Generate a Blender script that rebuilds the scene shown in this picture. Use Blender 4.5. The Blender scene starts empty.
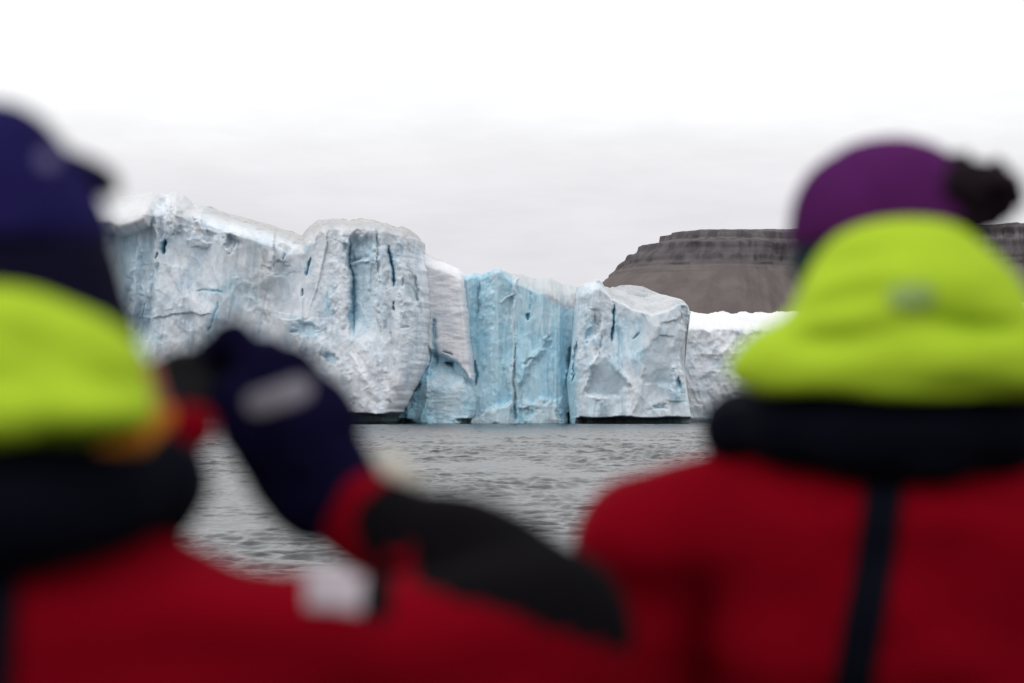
import bpy, math
import numpy as np

scene = bpy.context.scene
COL = scene.collection
rng = np.random.default_rng(7)

# ------------------------------------------------------------------ camera
LENS, SENSOR, W_, H_ = 55.0, 23.5, 1024, 683
F = LENS / SENSOR * W_
CAM_Z = 1.45
HOR = 410.0                      # row of the horizon
PITCH = math.atan((HOR - H_ / 2) / F)
WATER_Z = -0.85
ICE_Y = 400.0


def P(u, v, Y):
    """World point at depth Y that lies on the photograph's pixel (u, v)."""
    dx = (np.asarray(u, float) - W_ / 2) / F
    dz = (H_ / 2 - np.asarray(v, float)) / F
    c, s = math.cos(PITCH), math.sin(PITCH)
    fy = c - dz * s
    fz = s + dz * c
    k = Y / fy
    return np.stack([dx * k, np.broadcast_to(np.asarray(Y, float), np.shape(dx * k)), CAM_Z + fz * k], -1)


cam = bpy.data.cameras.new("camera")
cam_o = bpy.data.objects.new("camera", cam)
COL.objects.link(cam_o)
cam_o.location = (0, 0, CAM_Z)
cam_o.rotation_euler = (math.pi / 2 + PITCH, 0, 0)
cam.lens, cam.sensor_width = LENS, SENSOR
cam.clip_start, cam.clip_end = 0.1, 30000
cam.dof.use_dof = True
cam.dof.focus_distance = ICE_Y
cam.dof.aperture_fstop = 2.2
cam.dof.aperture_blades = 0
scene.camera = cam_o

# ------------------------------------------------------------------ noise
def _hash(ix, iy, iz, seed):
    h = (ix.astype(np.int64) * 374761393 + iy.astype(np.int64) * 668265263 + iz.astype(np.int64) * 2147483647 + seed * 1274126177) & 0xFFFFFFFF
    h = ((h ^ (h >> 13)) * 1274126177) & 0xFFFFFFFF
    h = ((h ^ (h >> 16)) * 2246822519) & 0xFFFFFFFF
    return ((h ^ (h >> 15)) & 0xFFFFFF) / float(0xFFFFFF)


def vnoise(x, y, z=None, seed=0):
    """value noise in -1..1"""
    z = np.zeros_like(x) if z is None else z
    ix, iy, iz = np.floor(x), np.floor(y), np.floor(z)
    fx, fy, fz = x - ix, y - iy, z - iz
    s = lambda t: t * t * t * (t * (t * 6 - 15) + 10)
    fx, fy, fz = s(fx), s(fy), s(fz)
    r = 0
    for a in (0, 1):
        for b in (0, 1):
            for c in (0, 1):
                w = (fx if a else 1 - fx) * (fy if b else 1 - fy) * (fz if c else 1 - fz)
                r = r + w * _hash(ix + a, iy + b, iz + c, seed)
    return r * 2 - 1


def fbm(x, y, z=None, seed=0, o=5, gain=.5):
    r, a, t = 0, 1.0, 0
    f = 1.0
    for k in range(o):
        r = r + a * vnoise(x * f + 17.3 * k, y * f - 9.1 * k, None if z is None else z * f + 3.7 * k, seed + k)
        t += a
        a *= gain
        f *= 2.03
    return r / t


def ridged(x, y, seed=0, o=4):
    r, a, t, f = 0, 1.0, 0, 1.0
    for k in range(o):
        r = r + a * (1 - 2 * np.abs(vnoise(x * f + 5.1 * k, y * f + 2.7 * k, None, seed + k)))
        t += a
        a *= .5
        f *= 2.1
    return r / t


def facets(x, z, sx, sz, seed=0, grad=.9, curv=.55, mode=max):
    """plane-faced relief: each cell a tilted facet, creased where they meet (unit = cell size)"""
    X, Z = x / sx, z / sz
    ix, iz = np.floor(X), np.floor(Z)
    best = None
    zero = np.zeros_like(ix)
    for a in (-1, 0, 1):
        for b in (-1, 0, 1):
            cx, cz = ix + a, iz + b
            px = cx + _hash(cx, cz, zero, seed)
            pz = cz + _hash(cx, cz, zero, seed + 11)
            gx = (_hash(cx, cz, zero, seed + 23) - .5) * 2 * grad
            gz = (_hash(cx, cz, zero, seed + 37) - .5) * 2 * grad
            h = (_hash(cx, cz, zero, seed + 53) - .5) * .5
            dx, dz = X - px, Z - pz
            q = h + gx * dx + gz * dz - curv * (dx * dx + dz * dz)
            best = q if best is None else np.maximum(best, q)
    return best


def sstep(a, b, x):
    t = np.clip((x - a) / (b - a), 0, 1)
    return t * t * (3 - 2 * t)


def pdist(u, v, pts):
    """distance in pixels to a polyline"""
    d = None
    for (x0, y0), (x1, y1) in zip(pts[:-1], pts[1:]):
        bx, by = x1 - x0, y1 - y0
        h = np.clip(((u - x0) * bx + (v - y0) * by) / max(bx * bx + by * by, 1e-9), 0, 1)
        q = np.hypot(u - x0 - h * bx, v - y0 - h * by)
        d = q if d is None else np.minimum(d, q)
    return d


def crack(u, v, pts, w):
    """an irregular fissure (or rib) along a polyline: tapered, of uneven width"""
    lens = [math.hypot(b[0] - a[0], b[1] - a[1]) for a, b in zip(pts[:-1], pts[1:])]
    tot, acc, best, par = sum(lens), 0.0, None, None
    for (x0, y0), (x1, y1), L in zip(pts[:-1], pts[1:], lens):
        bx, by = x1 - x0, y1 - y0
        h = np.clip(((u - x0) * bx + (v - y0) * by) / max(L * L, 1e-9), 0, 1)
        q = np.hypot(u - x0 - h * bx, v - y0 - h * by)
        t = (acc + h * L) / tot
        if best is None:
            best, par = q, t
        else:
            c = q < best
            best, par = np.where(c, q, best), np.where(c, t, par)
        acc += L
    tap = np.clip(4 * par * (1 - par), 0, 1) ** .5
    wn = .75 + .55 * fbm(u / 6 + w, v / 6, None, int(tot) % 97, 3)
    ww = w * np.clip(tap * 1.05 + .12, 0, 1) * np.clip(wn, .3, 1.4)
    return np.exp(-(best / ww) ** 2) * np.clip(tap * 1.3, 0, 1)


def blob(u, v, c, rx, ry, rot=0):
    a = math.radians(rot)
    dx, dy = u - c[0], v - c[1]
    q = np.hypot((dx * math.cos(a) + dy * math.sin(a)) / rx, (-dx * math.sin(a) + dy * math.cos(a)) / ry)
    n = fbm(u / (rx * .8) + c[0], v / (ry * .8) + c[1], None, 91, 4)
    return 1 - sstep(.35, 1.05, q + .75 * n)


def inpoly(u, v, pts, soft=3):
    """soft mask of a convex polygon given in pixels, clockwise on screen"""
    m = None
    n = len(pts)
    for i in range(n):
        (x0, y0), (x1, y1) = pts[i], pts[(i + 1) % n]
        L = math.hypot(x1 - x0, y1 - y0)
        d = ((x1 - x0) * (v - y0) - (y1 - y0) * (u - x0)) / L
        m = d if m is None else np.minimum(m, d)
    return sstep(-soft * .6, soft, m + 1.4 * soft * fbm(u / 9, v / 9, None, 93, 4))


# ------------------------------------------------------------------ mesh helpers
def make_mesh(name, verts, faces, mats, parent=None, smooth=True, attrs=None, midx=None):
    """faces: (n,4) or (n,3) array, or list of arrays"""
    groups = faces if isinstance(faces, list) else [faces]
    groups = [np.asarray(g, np.int64) for g in groups if len(g)]
    me = bpy.data.meshes.new(name)
    verts = np.asarray(verts, np.float32)
    me.vertices.add(len(verts))
    me.vertices.foreach_set("co", verts.ravel())
    loops = np.concatenate([g.ravel() for g in groups]).astype(np.int32)
    sizes = np.concatenate([np.full(len(g), g.shape[1]) for g in groups])
    starts = np.concatenate([[0], np.cumsum(sizes)[:-1]]).astype(np.int32)
    me.loops.add(len(loops))
    me.loops.foreach_set("vertex_index", loops)
    me.polygons.add(len(starts))
    me.polygons.foreach_set("loop_start", starts)
    me.polygons.foreach_set("use_smooth", np.full(len(starts), smooth))
    for m in (mats if isinstance(mats, (list, tuple)) else [mats]):
        me.materials.append(m)
    if midx is not None:
        me.polygons.foreach_set("material_index", np.asarray(midx, np.int32))
    for k, a in (attrs or {}).items():
        at = me.attributes.new(k, 'FLOAT_COLOR', 'POINT')
        c = np.ones((len(verts), 4), np.float32)
        c[:, :3] = a
        at.data.foreach_set("color", c.ravel())
    me.update(calc_edges=True)
    me.validate()
    o = bpy.data.objects.new(name, me)
    COL.objects.link(o)
    if parent is not None:
        o.parent = parent
    return o


def thing(name, label, cat, loc=(0, 0, 0), group=None):
    o = bpy.data.objects.new(name, None)
    COL.objects.link(o)
    o.location = loc
    o["label"], o["category"] = label, cat
    if group:
        o["group"] = group
    return o


def tag(o, label, cat, group=None):
    o["label"], o["category"] = label, cat
    if group:
        o["group"] = group


# ------------------------------------------------------------------ materials
def lin(r, g, b):
    f = lambda c: (c / 255 / 12.92) if c <= 10 else ((c / 255 + .055) / 1.055) ** 2.4
    return (f(r), f(g), f(b), 1)


def new_mat(name):
    m = bpy.data.materials.new(name)
    m.use_nodes = True
    nt = m.node_tree
    for n in list(nt.nodes):
        nt.nodes.remove(n)
    out = nt.nodes.new('ShaderNodeOutputMaterial')
    b = nt.nodes.new('ShaderNodeBsdfPrincipled')
    nt.links.new(b.outputs[0], out.inputs[0])
    return m, nt, b


class NT:
    """small helper to wire nodes"""
    def __init__(s, nt):
        s.nt = nt

    def n(s, t, **kw):
        x = s.nt.nodes.new(t)
        for k, v in kw.items():
            setattr(x, k, v)
        return x

    def set(s, sock, v):
        if hasattr(v, 'is_output'):
            s.nt.links.new(v, sock)
        else:
            sock.default_value = v

    def math(s, op, a, b=0.0, c=None):
        x = s.n('ShaderNodeMath', operation=op)
        s.set(x.inputs[0], a)
        s.set(x.inputs[1], b)
        if c is not None:
            s.set(x.inputs[2], c)
        return x.outputs[0]

    def mix(s, f, a, b):
        x = s.n('ShaderNodeMix', data_type='RGBA')
        s.set(x.inputs['Factor'], f)
        s.set(x.inputs[6], a)
        s.set(x.inputs[7], b)
        return x.outputs[2]

    def noise(s, vec, scale, detail=4, rough=.55, color=False, dist=0.0):
        x = s.n('ShaderNodeTexNoise')
        s.nt.links.new(vec, x.inputs['Vector'])
        x.inputs['Scale'].default_value = scale
        x.inputs['Detail'].default_value = detail
        x.inputs['Roughness'].default_value = rough
        x.inputs['Distortion'].default_value = dist
        return x.outputs[1 if color else 0]

    def ramp(s, f, stops):
        x = s.n('ShaderNodeValToRGB')
        e = x.color_ramp.elements
        while len(e) < len(stops):
            e.new(.5)
        for k, (p, c) in enumerate(stops):
            e[k].position = p
            e[k].color = c if len(c) == 4 else (*c, 1)
        s.set(x.inputs[0], f)
        return x.outputs[0]

    def scaled(s, vec, sc):
        x = s.n('ShaderNodeVectorMath', operation='MULTIPLY')
        s.nt.links.new(vec, x.inputs[0])
        x.inputs[1].default_value = sc
        return x.outputs[0]


def g3(v):
    return (v, v, v, 1)


def ice_material(name, white=(.80, .825, .87, 1), shade=(.55, .625, .715, 1), blue=(.26, .50, .62, 1), strata=0.0, warmth=.22, snow=(.635, .63, .64, 1)):
    m, nt, b = new_mat(name)
    k = NT(nt)
    pos = k.n('ShaderNodeNewGeometry').outputs['Position']
    at = k.n('ShaderNodeAttribute', attribute_name='ice')
    sep = k.n('ShaderNodeSeparateColor')
    nt.links.new(at.outputs['Color'], sep.inputs[0])
    aB, aD, aWetShade = sep.outputs[0], sep.outputs[1], sep.outputs[2]
    at2 = k.n('ShaderNodeAttribute', attribute_name='ice_more')
    sep2 = k.n('ShaderNodeSeparateColor')
    nt.links.new(at2.outputs['Color'], sep2.inputs[0])
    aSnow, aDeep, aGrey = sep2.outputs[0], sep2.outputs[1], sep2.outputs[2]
    # mottle of bubbly white and clearer ice, drawn out downwards
    n1 = k.noise(k.scaled(pos, (1, 1, .5)), .17, 6, .65, dist=1.6)
    n2 = k.noise(k.scaled(pos, (1, 1, .55)), .7, 6, .66, dist=1.2)
    n3 = k.noise(pos, 2.6, 4, .6)
    mot = k.math('ADD', k.math('MULTIPLY', n1, .62), k.math('ADD', k.math('MULTIPLY', n2, .28), k.math('MULTIPLY', n3, .10)))
    motc = k.ramp(mot, [(.39, g3(0)), (.52, g3(1))])
    base = k.mix(motc, shade, white)
    warm = k.noise(k.scaled(pos, (1, 1, .8)), .09, 3, .5)
    base = k.mix(k.ramp(warm, [(.50, g3(0)), (.66, g3(warmth))]), base, (.72, .68, .69, 1))
    if strata:
        z = k.noise(k.scaled(pos, (.05, .05, 1.0)), .9, 5, .7)
        base = k.mix(k.math('MULTIPLY', k.ramp(z, [(.52, g3(0)), (.60, g3(1))]), strata), base, (.55, .56, .60, 1))
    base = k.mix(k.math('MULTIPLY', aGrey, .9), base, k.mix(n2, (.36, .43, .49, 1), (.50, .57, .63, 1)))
    bmix = k.math('MULTIPLY', aB, k.ramp(mot, [(.40, g3(1)), (.60, g3(.45))]))
    bcol = k.mix(k.ramp(n2, [(.35, g3(0)), (.65, g3(1))]), blue, tuple(min(1, c * 1.28 + .03) for c in blue[:3]) + (1,))
    base = k.mix(bmix, base, bcol)
    base = k.mix(k.math('MULTIPLY', aSnow, .9), base, snow)
    dn = k.noise(k.scaled(pos, (1, 1, 1.5)), 1.3, 6, .7)
    dn2 = k.noise(pos, .35, 3, .6)
    dsp = k.math('MULTIPLY', k.ramp(dn, [(.50, g3(0)), (.68, g3(1))]), k.ramp(dn2, [(.42, g3(.15)), (.62, g3(1))]))
    dirt = k.math('MULTIPLY', aD, k.math('ADD', k.math('MULTIPLY', dsp, .48), .52))
    base = k.mix(dirt, base, (.27, .245, .23, 1))
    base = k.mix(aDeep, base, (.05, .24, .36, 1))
    base = k.mix(aWetShade, base, (.018, .05, .055, 1))  # dark wet ice at the waterline, with the notch's shade painted in
    nt.links.new(base, b.inputs['Base Color'])
    b.inputs['Roughness'].default_value = .62
    b.inputs['Specular IOR Level'].default_value = .25
    b.inputs['Subsurface Weight'].default_value = .6
    b.inputs['Subsurface Radius'].default_value = (.85, .9, .95)
    b.inputs['Subsurface Scale'].default_value = .6
    bp = k.n('ShaderNodeBump')
    bp.inputs['Strength'].default_value = .4
    bp.inputs['Distance'].default_value = .2
    hn = k.math('ADD', k.math('MULTIPLY', n2, .8), k.math('MULTIPLY', k.noise(pos, 2.2, 6, .7), .5))
    nt.links.new(hn, bp.inputs['Height'])
    nt.links.new(bp.outputs[0], b.inputs['Normal'])
    return m


def cloth(name, col, rough=.75, weave=900, var=.12, bump=.25, spec=.25, sheen=0.0):
    m, nt, b = new_mat(name)
    k = NT(nt)
    tc = k.n('ShaderNodeTexCoord').outputs['Object']
    n1 = k.noise(tc, 14, 4, .6)
    n2 = k.noise(tc, weave, 2, .5)
    f = k.math('ADD', k.math('MULTIPLY', n1, .7), k.math('MULTIPLY', n2, .3))
    lo = tuple(c * (1 - var) for c in col[:3]) + (1,)
    hi = tuple(min(1, c * (1 + var)) for c in col[:3]) + (1,)
    nt.links.new(k.mix(k.ramp(f, [(.35, g3(0)), (.65, g3(1))]), lo, hi), b.inputs['Base Color'])
    b.inputs['Roughness'].default_value = rough
    b.inputs['Specular IOR Level'].default_value = spec
    b.inputs['Sheen Weight'].default_value = sheen
    bp = k.n('ShaderNodeBump')
    bp.inputs['Strength'].default_value = bump
    bp.inputs['Distance'].default_value = .002
    nt.links.new(k.math('ADD', n2, k.math('MULTIPLY', k.noise(tc, 60, 3, .6), 1.5)), bp.inputs['Height'])
    nt.links.new(bp.outputs[0], b.inputs['Normal'])
    return m


# ------------------------------------------------------------------ icebergs
NPX = 1.25      # mesh columns per pixel of the photograph


def ice_block(name, parent, mat, uL, uR, top, out_fn, Y0, depth=60, vb=446, curl=(8, 8), curlw=(14, 14), attr_fn=None, res=NPX, jag=.0, seed=1):
    """uL/uR: side outlines [(v,u)...]; top: [(u,v)...].  A closed block of ice: front face, top, back, ends."""
    vL = lambda v: np.interp(v, [p[0] for p in uL], [p[1] for p in uL])
    vR = lambda v: np.interp(v, [p[0] for p in uR], [p[1] for p in uR])
    tu, tv = [p[0] for p in top], [p[1] for p in top]
    width = max(p[1] for p in uR) - min(p[1] for p in uL)
    nc = int(width * res)
    nr = int((vb - min(tv)) * res)
    c = np.linspace(0, 1, nc)
    vt = np.full(nc, float(np.mean(tv)))
    for _ in range(12):
        ut = vL(vt) + c * (vR(vt) - vL(vt))
        vt = .5 * vt + .5 * np.interp(ut, tu, tv)
    vt_s = vt.copy()
    vt = vt + jag * fbm(ut / 9, ut * 0 + seed, None, seed, 4)
    t = np.linspace(0, 1, nr)[:, None]
    v = vb + (vt[None, :] - vb) * t
    u = vL(v) + c[None, :] * (vR(v) - vL(v))
    u = u + c[None, :] ** 10 * 4.5 * fbm(v / 11, v * 0 + .3, None, seed + 60, 4) * np.clip(curlw[1] / 14, .35, 1)
    p = P(u, v, Y0)
    x, z = p[..., 0], p[..., 2]
    rim = np.maximum(v - vt_s[None, :], 0)
    uw = u + 3.2 * fbm(u / 16, v / 20, None, seed + 40, 4) + .9 * fbm(u / 3.5, v / 3.5, None, seed + 44, 2)
    vw = v + 3.0 * fbm(u / 16, v / 20, None, seed + 48, 4)
    vw = np.where(v > 408, v + (vw - v) * np.clip((422 - v) / 14, 0, 1) * .5, vw)
    out = out_fn(uw, vw, x, z, rim)
    eL = np.clip(1 - c[None, :] * (vR(v) - vL(v)) / curlw[0], 0, 1)
    eR = np.clip(1 - (1 - c[None, :]) * (vR(v) - vL(v)) / curlw[1], 0, 1)
    out = out - curl[0] * (1 - np.sqrt(1 - eL ** 2 * .999)) - curl[1] * (1 - np.sqrt(1 - eR ** 2 * .999))
    p[..., 1] = Y0 - out
    a1, a2 = attr_fn(uw, vw, x, z, rim, out)
    rows = [p]
    A1, A2 = [a1], [a2]
    y_top = p[-1, :, 1]
    for i, d in enumerate((.4, 1.2, 2.5, 4.5, 7, 10, 14, 19, 25, 32, 40, 50, depth)):
        q = p[-1].copy()
        q[:, 1] = np.maximum(y_top + d, y_top)
        q[:, 2] = p[-1, :, 2] - .03 * d - .35 * (1 - math.exp(-d / 3)) - np.abs(fbm(q[:, 0] / 6, q[:, 1] / 6, None, seed + 5, 4)) * min(1.5, d * .2)
        rows.append(q[None])
        A1.append(a1[-1:] * np.array([.1, 1, 0]))
        A2.append(np.stack([np.full(nc, .8), a2[-1, :, 1] * 0, a2[-1, :, 2] * 0], -1)[None])
    zt = rows[-1][0, :, 2]
    for h in (.75, .5, .25, 0):
        q = rows[-1][0].copy() if False else rows[13][0].copy()
        q[:, 1] = q[:, 1] + 4 * (1 - h) + fbm(q[:, 0] / 5, np.full(nc, h * 7), None, seed + 9, 4) * 2
        zb = p[0, :, 2]
        q[:, 2] = zb + (zt - zb) * h
        rows.append(q[None])
        A1.append(a1[-1:] * 0)
        A2.append(a2[-1:] * 0)
    V = np.concatenate(rows, 0)
    A1, A2 = np.concatenate(A1, 0), np.concatenate(A2, 0)
    R, C = V.shape[:2]
    idx = np.arange(R * C).reshape(R, C)
    q = np.stack([idx[:-1, :-1], idx[:-1, 1:], idx[1:, 1:], idx[1:, :-1]], -1).reshape(-1, 4)
    b = np.stack([idx[-1, :-1], idx[-1, 1:], idx[0, 1:], idx[0, :-1]], -1).reshape(-1, 4)   # underside
    cL, cR = R * C, R * C + 1
    verts = np.concatenate([V.reshape(-1, 3), V[:, 0].mean(0)[None], V[:, -1].mean(0)[None]])
    A1 = np.concatenate([A1.reshape(-1, 3), np.zeros((2, 3))])
    A2 = np.concatenate([A2.reshape(-1, 3), np.zeros((2, 3))])
    nx = np.roll(np.arange(R), -1)
    tl = np.stack([idx[:, 0], np.full(R, cL), idx[nx, 0]], -1)[:, ::-1]
    tr = np.stack([idx[:, -1], np.full(R, cR), idx[nx, -1]], -1)
    return make_mesh(name, verts, [np.concatenate([q, b]), np.concatenate([tl, tr])], mat, parent, attrs={'ice': np.clip(A1, 0, 1), 'ice_more': np.clip(A2, 0, 1)})


def relief(x, z, seed, a=1.0, big=1.0, vert=1.0):
    """fracture relief of an ice cliff, in metres towards the viewer"""
    wx = x + 1.6 * fbm(x / 6, z / 8, None, seed + 70, 4)
    wz = z + 1.6 * fbm(x / 6, z / 8, None, seed + 80, 4)
    rough = sstep(-.15, .35, fbm(x / 7, z / 9, None, seed + 90, 3))
    # broken planes that meet in sharp ridges, coarse to fine
    r = -big * 2.5 * facets(wx + .15 * wz, wz, 9.0, 17.0, seed, .95, .58)
    r = r - 1.0 * facets(wx - .25 * wz, wz, 4.2, 8.5, seed + 1, .95, .55)
    r = r - .55 * facets(wx + .35 * wz, wz, 2.3, 3.6, seed + 3, .95, .55)
    r = r + .45 * facets(wx + .2 * wz, wz, 5.0, 8.0, seed + 7, 1.0, .5)
    r = r - (.06 + .30 * rough) * facets(wx + .4 * wz, wz, 1.2, 1.8, seed + 2, 1.0, .58)
    # vertical fractures: the face steps in and out from slab to slab
    for w_, a_, sk in ((6.5, .9, .10), (2.6, .38, -.14)):
        X = (x + sk * z + 1.3 * fbm(x / 9, z / 14, None, seed + 95, 3)) / w_
        ix = np.floor(X)
        fr = X - ix
        zw = z / (w_ * 2.2)
        h0 = .5 + .5 * vnoise(ix * 1.0, zw + _hash(ix, ix * 0, ix * 0, seed + 97) * 9, ix * 0 + .5, seed + 96)
        h1 = .5 + .5 * vnoise(ix + 1.0, zw + _hash(ix + 1, ix * 0, ix * 0, seed + 97) * 9, ix * 0 + .5, seed + 96)
        r = r + vert * 1.25 * a_ * (h0 + (h1 - h0) * sstep(.93, 1.0, fr) - .5) * .9
    r = r + (.07 + .20 * rough) * fbm(x / 1.3, z / 1.5, None, seed + 6, 5, .6)
    r = r + vert * .25 * ridged(wx / 2.4, z / 22, seed + 5, 4)
    return a * r


ICE_W = ice_material("iceberg_white")
ICE_S = ice_material("iceberg_smooth", white=(.80, .80, .835, 1), shade=(.68, .71, .765, 1), strata=.16, warmth=.05)
ICE_B = ice_material("iceberg_blue", white=(.60, .70, .76, 1), shade=(.42, .58, .67, 1), blue=(.31, .54, .655, 1))
ICE_R = ice_material("iceberg_rubble", white=(.86, .87, .90, 1), shade=(.72, .78, .85, 1), warmth=0.0, snow=(.72, .725, .75, 1))

berg = thing("iceberg", "huge pale iceberg cliff with blue ice wall rising from the grey water", "iceberg", (-38, 400, WATER_Z))
BM = -np.array([-38, 400, WATER_Z])


def reparent(o, root):
    """keep the mesh where it is in the world, under a root with its own location"""
    me = o.data
    n = len(me.vertices)
    co = np.empty(n * 3, np.float32)
    me.vertices.foreach_get("co", co)
    co = co.reshape(-1, 3) - np.array(root.location, np.float32)
    me.vertices.foreach_set("co", co.ravel())
    me.update()
    o.parent = root


# --- the tall left tower
T_CR = {
    'a': [(391, 247), (393, 256), (395, 264), (395, 276), (394, 290)],
    'a2': [(395, 303), (395, 313)],
    'b': [(310, 258), (308, 268), (306, 276)],
    'b2': [(304, 288), (301, 296)],
    'c': [(352, 240), (353, 275), (354, 305), (356, 318), (355, 338)],
    'd': [(165, 239), (164, 247), (165, 254)],
    'd2': [(159, 252), (158, 259)],
    'e': [(196, 291), (210, 291), (226, 293)],
    'f': [(221, 303), (215, 318), (209, 334)],
    'g': [(143, 302), (141, 318)],
    'h': [(329, 290), (330, 305), (331, 318)],
    'i': [(378, 318), (382, 332), (386, 345)],
    'j': [(413, 288), (418, 300), (424, 318)],
    'k': [(402, 330), (412, 327)],
    'l': [(286, 214 + 40), (284, 262)],
}


def tower_out(u, v, x, z, rim):
    o = 2.0 + 5.5 * sstep(290, 385, u) - 6.5 * sstep(400, 436, u)
    calm = 1 - .5 * inpoly(u, v, [(330, 330), (400, 330), (400, 420), (345, 410)], 20)
    lipv = np.interp(u, [60, 85, 105, 120, 138, 152, 158], [216, 222, 230, 234, 230, 224, 210])
    calm = calm * (1 - .9 * (1 - sstep(146, 162, u)) * (1 - sstep(-6, 5, v - lipv)))
    o = o + relief(x, z, 100, .95) * calm
    # crest leaning back, more to the left where the snow slope shows
    lean = np.interp(u, [80, 150, 200, 290, 320, 430], [14, 12, 9, 9, 5, 3.0])
    hh = np.interp(u, [80, 150, 200, 290, 320, 430], [32, 30, 24, 30, 16, 12.])
    o = o - lean * np.clip(1 - rim / hh, 0, 1) ** 1.6
    smooth_top = np.clip(1 - rim / hh, 0, 1)
    o = o - .75 * smooth_top * relief(x, z, 100, .95) * calm
    # snow lip, upper left, overhanging a set back face
    lipv = np.interp(u, [60, 85, 105, 120, 138, 152, 158], [216, 222, 230, 234, 230, 224, 210])
    lm = 1 - sstep(150, 157, u)
    o = o + lm * (3.6 * (1 - sstep(-1.5, 2.5, v - lipv)) + 1.6 * np.exp(-((v - lipv + 6) / 8) ** 2) - 1.5)
    # folds of the smooth slope next to it
    for k, (pts, w, d) in enumerate([([(157, 192), (164, 215), (160, 240)], 4, -1.7), ([(170, 190), (178, 212), (174, 236)], 6, 1.6),
                                     ([(186, 200), (192, 222), (190, 240)], 4, -1.4), ([(197, 212), (204, 232), (206, 250)], 5, 1.3),
                                     ([(140, 236), (135, 280), (133, 330)], 5, 1.3), ([(160, 262), (150, 300), (146, 340)], 6, -1.0)]):
        o = o + d * crack(u, v, pts, w)
    # alcove with a sharp left edge
    alc = sstep(350, 352.5, u) * (1 - sstep(354, 392, u)) * sstep(236, 248, v) * (1 - sstep(318, 345, v))
    o = o - 2.3 * alc
    o = o - .8 * blob(u, v, (361, 251), 11, 13) - .6 * blob(u, v, (358, 240), 8, 7)
    o = o + 1.0 * crack(u, v, [(351, 264), (372, 263)], 2.0) - .9 * crack(u, v, [(352, 260), (372, 259)], 2.2)
    # hollows
    o = o - 1.8 * blob(u, v, (235, 243), 9, 10, 20) - .8 * blob(u, v, (208, 237), 9, 6) - .6 * blob(u, v, (276, 268), 13, 10)
    o = o - 1.5 * blob(u, v, (413, 290), 7, 17, -12) - 1.2 * blob(u, v, (306, 330), 13, 8, 20) - 1.2 * blob(u, v, (330, 356), 9, 6, 25)
    # ribs running down to the right near the foot
    for pts, w, d in [([(352, 352), (368, 378), (382, 402)], 5, .55), ([(360, 352), (376, 378), (390, 402)], 4, -.35),
                      ([(381, 355), (388, 380), (394, 404)], 5, .5), ([(342, 226), (343, 270), (344, 330)], 8, 1.5),
                      ([(385, 232), (384, 280), (384, 330)], 7, 1.2), ([(404, 232), (406, 260), (406, 320)], 6, 1.0)]:
        o = o + d * crack(u, v, pts, w)
    w = dict(a=1.6, a2=1.5, b=1.6, b2=1.3, c=1.6, d=2.6, d2=1.5, e=1.4, f=1.3, g=1.2, h=1.1, i=1.4, j=1.6, k=1.6, l=1.2)
    dp = dict(a=2.4, a2=1.6, b=1.6, b2=1.2, c=1.6, d=3.0, d2=1.5, e=.5, f=.5, g=.7, h=.6, i=.7, j=.7, k=.9, l=.7)
    for n, pts in T_CR.items():
        o = o - .6 * dp[n] * crack(u, v, pts, w[n])
    # melt notch at the waterline
    o = o - 6.0 * sstep(412.5, 415, v + 2.2 * fbm(x / 2.5, x * 0, None, 61, 4)) * sstep(300, 345, u)
    return o


def tower_attr(u, v, x, z, rim, out):
    B = .16 + .35 * sstep(100, 140, u) * (1 - sstep(150, 170, u)) * sstep(228, 240, v)
    B = B + .55 * sstep(350, 353, u) * (1 - sstep(366, 392, u)) * sstep(236, 250, v) * (1 - sstep(318, 345, v))
    B = B + .45 * blob(u, v, (305, 330), 20, 12, 20) + .5 * blob(u, v, (330, 355), 12, 8, 25) + .5 * blob(u, v, (212, 292), 20, 4) + .3 * blob(u, v, (240, 300), 30, 30)
    B = B + .6 * sstep(426, 433, u) * sstep(300, 330, v)
    for n in ('a', 'b', 'c', 'd', 'f', 'h'):
        B = B + .55 * crack(u, v, T_CR[n], 4.5)
    B = B * (1 - .8 * sstep(300, 370, u) * sstep(340, 370, v))
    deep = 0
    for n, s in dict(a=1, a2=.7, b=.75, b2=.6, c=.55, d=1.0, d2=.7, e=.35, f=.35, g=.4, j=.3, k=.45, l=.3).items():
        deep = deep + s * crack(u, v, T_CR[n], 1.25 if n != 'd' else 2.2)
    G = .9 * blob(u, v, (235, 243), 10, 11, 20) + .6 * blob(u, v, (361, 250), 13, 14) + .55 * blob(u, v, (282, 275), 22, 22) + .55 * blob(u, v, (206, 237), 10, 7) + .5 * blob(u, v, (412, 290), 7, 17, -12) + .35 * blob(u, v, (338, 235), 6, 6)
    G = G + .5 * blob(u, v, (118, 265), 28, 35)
    crest = 1 - sstep(2, 22, rim)
    D = .8 * crest * sstep(180, 215, u) + .3 * crest + .9 * blob(u, v, (259, 229), 4.5, 3) + .75 * blob(u, v, (286, 246), 8, 5, 30) + .6 * blob(u, v, (300, 243), 8, 4, 35) + .55 * blob(u, v, (265, 258), 6, 8) + .28 * inpoly(u, v, [(245, 250), (305, 250), (300, 330), (240, 320)], 25)
    D = D + .8 * blob(u, v, (258, 228.5), 3, 2)
    snow = np.maximum(.8 * (1 - sstep(-2, 1, v - np.interp(u, [60, 85, 105, 120, 138, 152, 158], [216, 222, 230, 234, 230, 224, 210]))) * (1 - sstep(150, 157, u)),
                      .65 * inpoly(u, v, [(160, 180), (195, 186), (200, 232), (172, 226)], 8)) + .45 * crest * sstep(200, 240, u)
    wet_shade = sstep(412.5, 415.5, v) * sstep(320, 345, u) * .9 + .5 * sstep(421, 424, v)  # shade of the melt notch put into the colour, plus wet waterline
    return np.stack([B, D, wet_shade], -1), np.stack([snow, deep, G], -1)


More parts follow.
